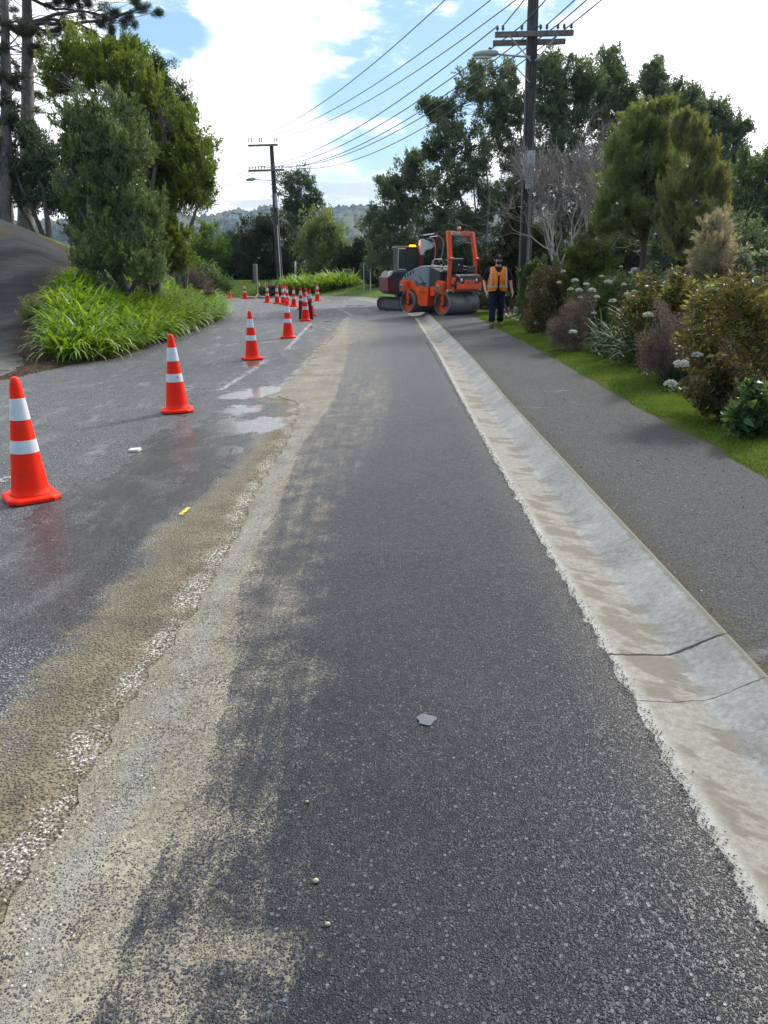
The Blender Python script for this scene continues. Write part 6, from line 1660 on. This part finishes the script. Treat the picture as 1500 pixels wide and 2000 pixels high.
m, t = newmat('pale_crumb'); rn = t.geo('Random Per Island'); t.out(t.pbr(t.ramp(rn, [(0, (.20, .15, .09)), (.6, (.42, .36, .26)), (1, (.62, .58, .5))]), .7)); M_cp = m
n = 3800; yy = 1.0+R.random(n)**1.7*16; xx = .915+R.normal(size=n)*.014+np.abs(R.normal(size=n))*.012
P_ = np.stack([xx, yy, h0(xx)+.006], 1)
crumbs('asphalt_crumbs', P_, R.uniform(.0012, .0030, n)*(1+yy*.03), M_cr, 'dark asphalt crumbs along the edge of the concrete channel')
n = 500; yy = 1.2+R.random(n)**1.5*8; xx = R.uniform(.95, 2.7, n); zz = np.where(xx > 1.4, h0(.92)+.035*(xx-.92)+.099, T(xx, yy, True)-.0)
k = xx > 1.42; P_ = np.stack([xx, yy, zz], 1)[k]
crumbs('path_grit', P_, R.uniform(.0025, .006, k.sum()), M_cr, 'dark grit scattered on the footpath')
n = 1500; yy = 1.3+R.random(n)**1.6*9; xx = xl(B_, yy)+R.normal(size=n)*.10+.03
P_ = np.stack([xx, yy, h0(xx)+.005], 1)
crumbs('sandy_crumbs', P_, R.uniform(.002, .0055, n), M_cp, 'pale crumbs of chalky grit along the joint between old and new asphalt')
for px, py, s_, lab in [(617, 1726, .009, 'brown pebble on the fresh asphalt near the dusty edge'), (640, 1810, .007, 'pale pebble on the fresh asphalt, nearest the camera'), (600, 1570, .006, 'tan pebble on the fresh asphalt above the brown one')]:
    p = groundpt(px, py); b = MB(); b.ell((0, 0, 0), (s_, s_*.8, s_*.7), 10, 6); o = b.build('pebble', M_cp, None, smooth=True); o.location = (p[0], p[1], float(h0(p[0]))+.005+s_*.6)
    tag(o, lab, 'pebble', 'single pebbles on the fresh asphalt')

# ------------------------------------------------------------------ far hills, houses, haze
m, t = newmat('hill_cover'); o = t.obj()
n1 = t.noise(o, .010, 4, .55); n2 = t.noise(o, .05, 5, .7); n3 = t.noise(o, .15, 3, .7)
wood = t.ramp(n3, [(.35, (.008, .017, .010)), (.65, (.028, .045, .022))]); grass = t.ramp(n2, [(.35, (.05, .07, .025)), (.65, (.12, .12, .06))])
c = t.mix(t.ss(t.math('ADD', n1, t.math('MULTIPLY', n2, .25)), .60, .64), wood, grass)
t.out(t.pbr(c, .95, t.bump(n3, 1.0, 6))); M_hill = m
sil = np.array([(-400, 452), (0, 448), (200, 440), (340, 436), (352, 424), (370, 432), (395, 434), (420, 430), (445, 426), (470, 420), (495, 424), (515, 416), (535, 416), (560, 419), (600, 416), (640, 418), (680, 413), (720, 412), (760, 414), (900, 420), (1200, 430), (1600, 420), (2000, 430)], float)
az = np.linspace(-.75, .75, 620); dist = np.concatenate([np.linspace(330, 1450, 60), np.linspace(1500, 2300, 12)])
px_a = 750+1500*np.tan(az)*1.0488
elev = np.interp(px_a, sil[:, 0], (524-sil[:, 1])/1500*.98)
ridge = CH+1450*elev
AZ, DI = np.meshgrid(az, dist)
u = np.clip((DI-330)/(1450-330), 0, 1)
Zr = -26+(ridge[None]+26)*(u**1.35)
und = 9*np.sin(AZ*34+DI*.008)*np.sin(DI*.011+AZ*9)+5*np.sin(AZ*71-DI*.017)+3*np.sin(AZ*160+DI*.03)
Zr = Zr+und*np.sin(pi*u)**.8*1.3
Zr = np.where(DI > 1450, ridge[None]-(DI-1450)*.2, Zr)
Zr = Zr+R.normal(size=Zr.shape)*2.0*(u > .05)
XX = DI*np.sin(AZ); YY = DI*np.cos(AZ)
nx = len(az); ny = len(dist); i = np.arange((ny-1)*(nx-1)); r = i//(nx-1); c_ = i % (nx-1); a = r*nx+c_
tag(mesh_np('hills', np.stack([XX, YY, Zr], -1).reshape(-1, 3), np.stack([a, a+1, a+nx+1, a+nx], 1), M_hill, smooth=True), kind='structure')
P_hw = paint('house_wall', (.70, .69, .66), .7); P_hr = paint('house_roof', (.20, .19, .19), .7)
def hz(px, d):
    a = math.atan((px-750)/1500/1.0488); j = int(np.argmin(abs(az-a))); k = int(np.argmin(abs(dist-d)))
    return XX[k, j], YY[k, j], Zr[k, j]
for px, d, w_, lab in [(424, 1150, 11, 'tiny white house on the left shoulder of the far hill'), (461, 1280, 13, 'tiny house among trees near the top of the far hill'), (656, 1200, 8, 'tiny white house on the far hill right of the tall loose tree'), (487, 1330, 9, 'tiny pale house just below the ridge left of the leaning pole')]:
    x, y, z = hz(px, d); h_ = empty('house', (x, y, z), .3, lab, 'house', 'houses on the far hill')
    q = MB(); q.box((0, 0, 2.5), (w_, 8, 7)); q.build('wall', P_hw, h_)
    q = MB(); q.prism([(-w_/2-.6, 6.0), (w_/2+.6, 6.0), (0, 8.6)], -4.6, 4.6); q.build('roof', P_hr, h_)
    for s in (-1, 1):
        q = MB(); q.box((s*w_*.22, -4.03, 3.6), (1.8, .1, 1.4)); q.build('window', P_glass, h_)
if HAZE:
    m, t = newmat('haze_air')
    v = t.n('ShaderNodeVolumePrincipled', {}, Color=(.42, .62, 1.0, 1), Density=.00013, Anisotropy=.2)
    o = t.n('ShaderNodeOutputMaterial'); t.t.links.new(v.outputs[0], o.inputs['Volume'])
    q = MB(); q.box((0, 1000, 60), (4600, 3600, 300)); hzo = q.build('haze', m, None); tag(hzo, 'thin blue air haze', 'haze', kind='stuff')
print('OBJS', len(bpy.data.objects), 'FACES', sum(len(o.data.polygons) for o in bpy.data.objects if o.type == 'MESH'))
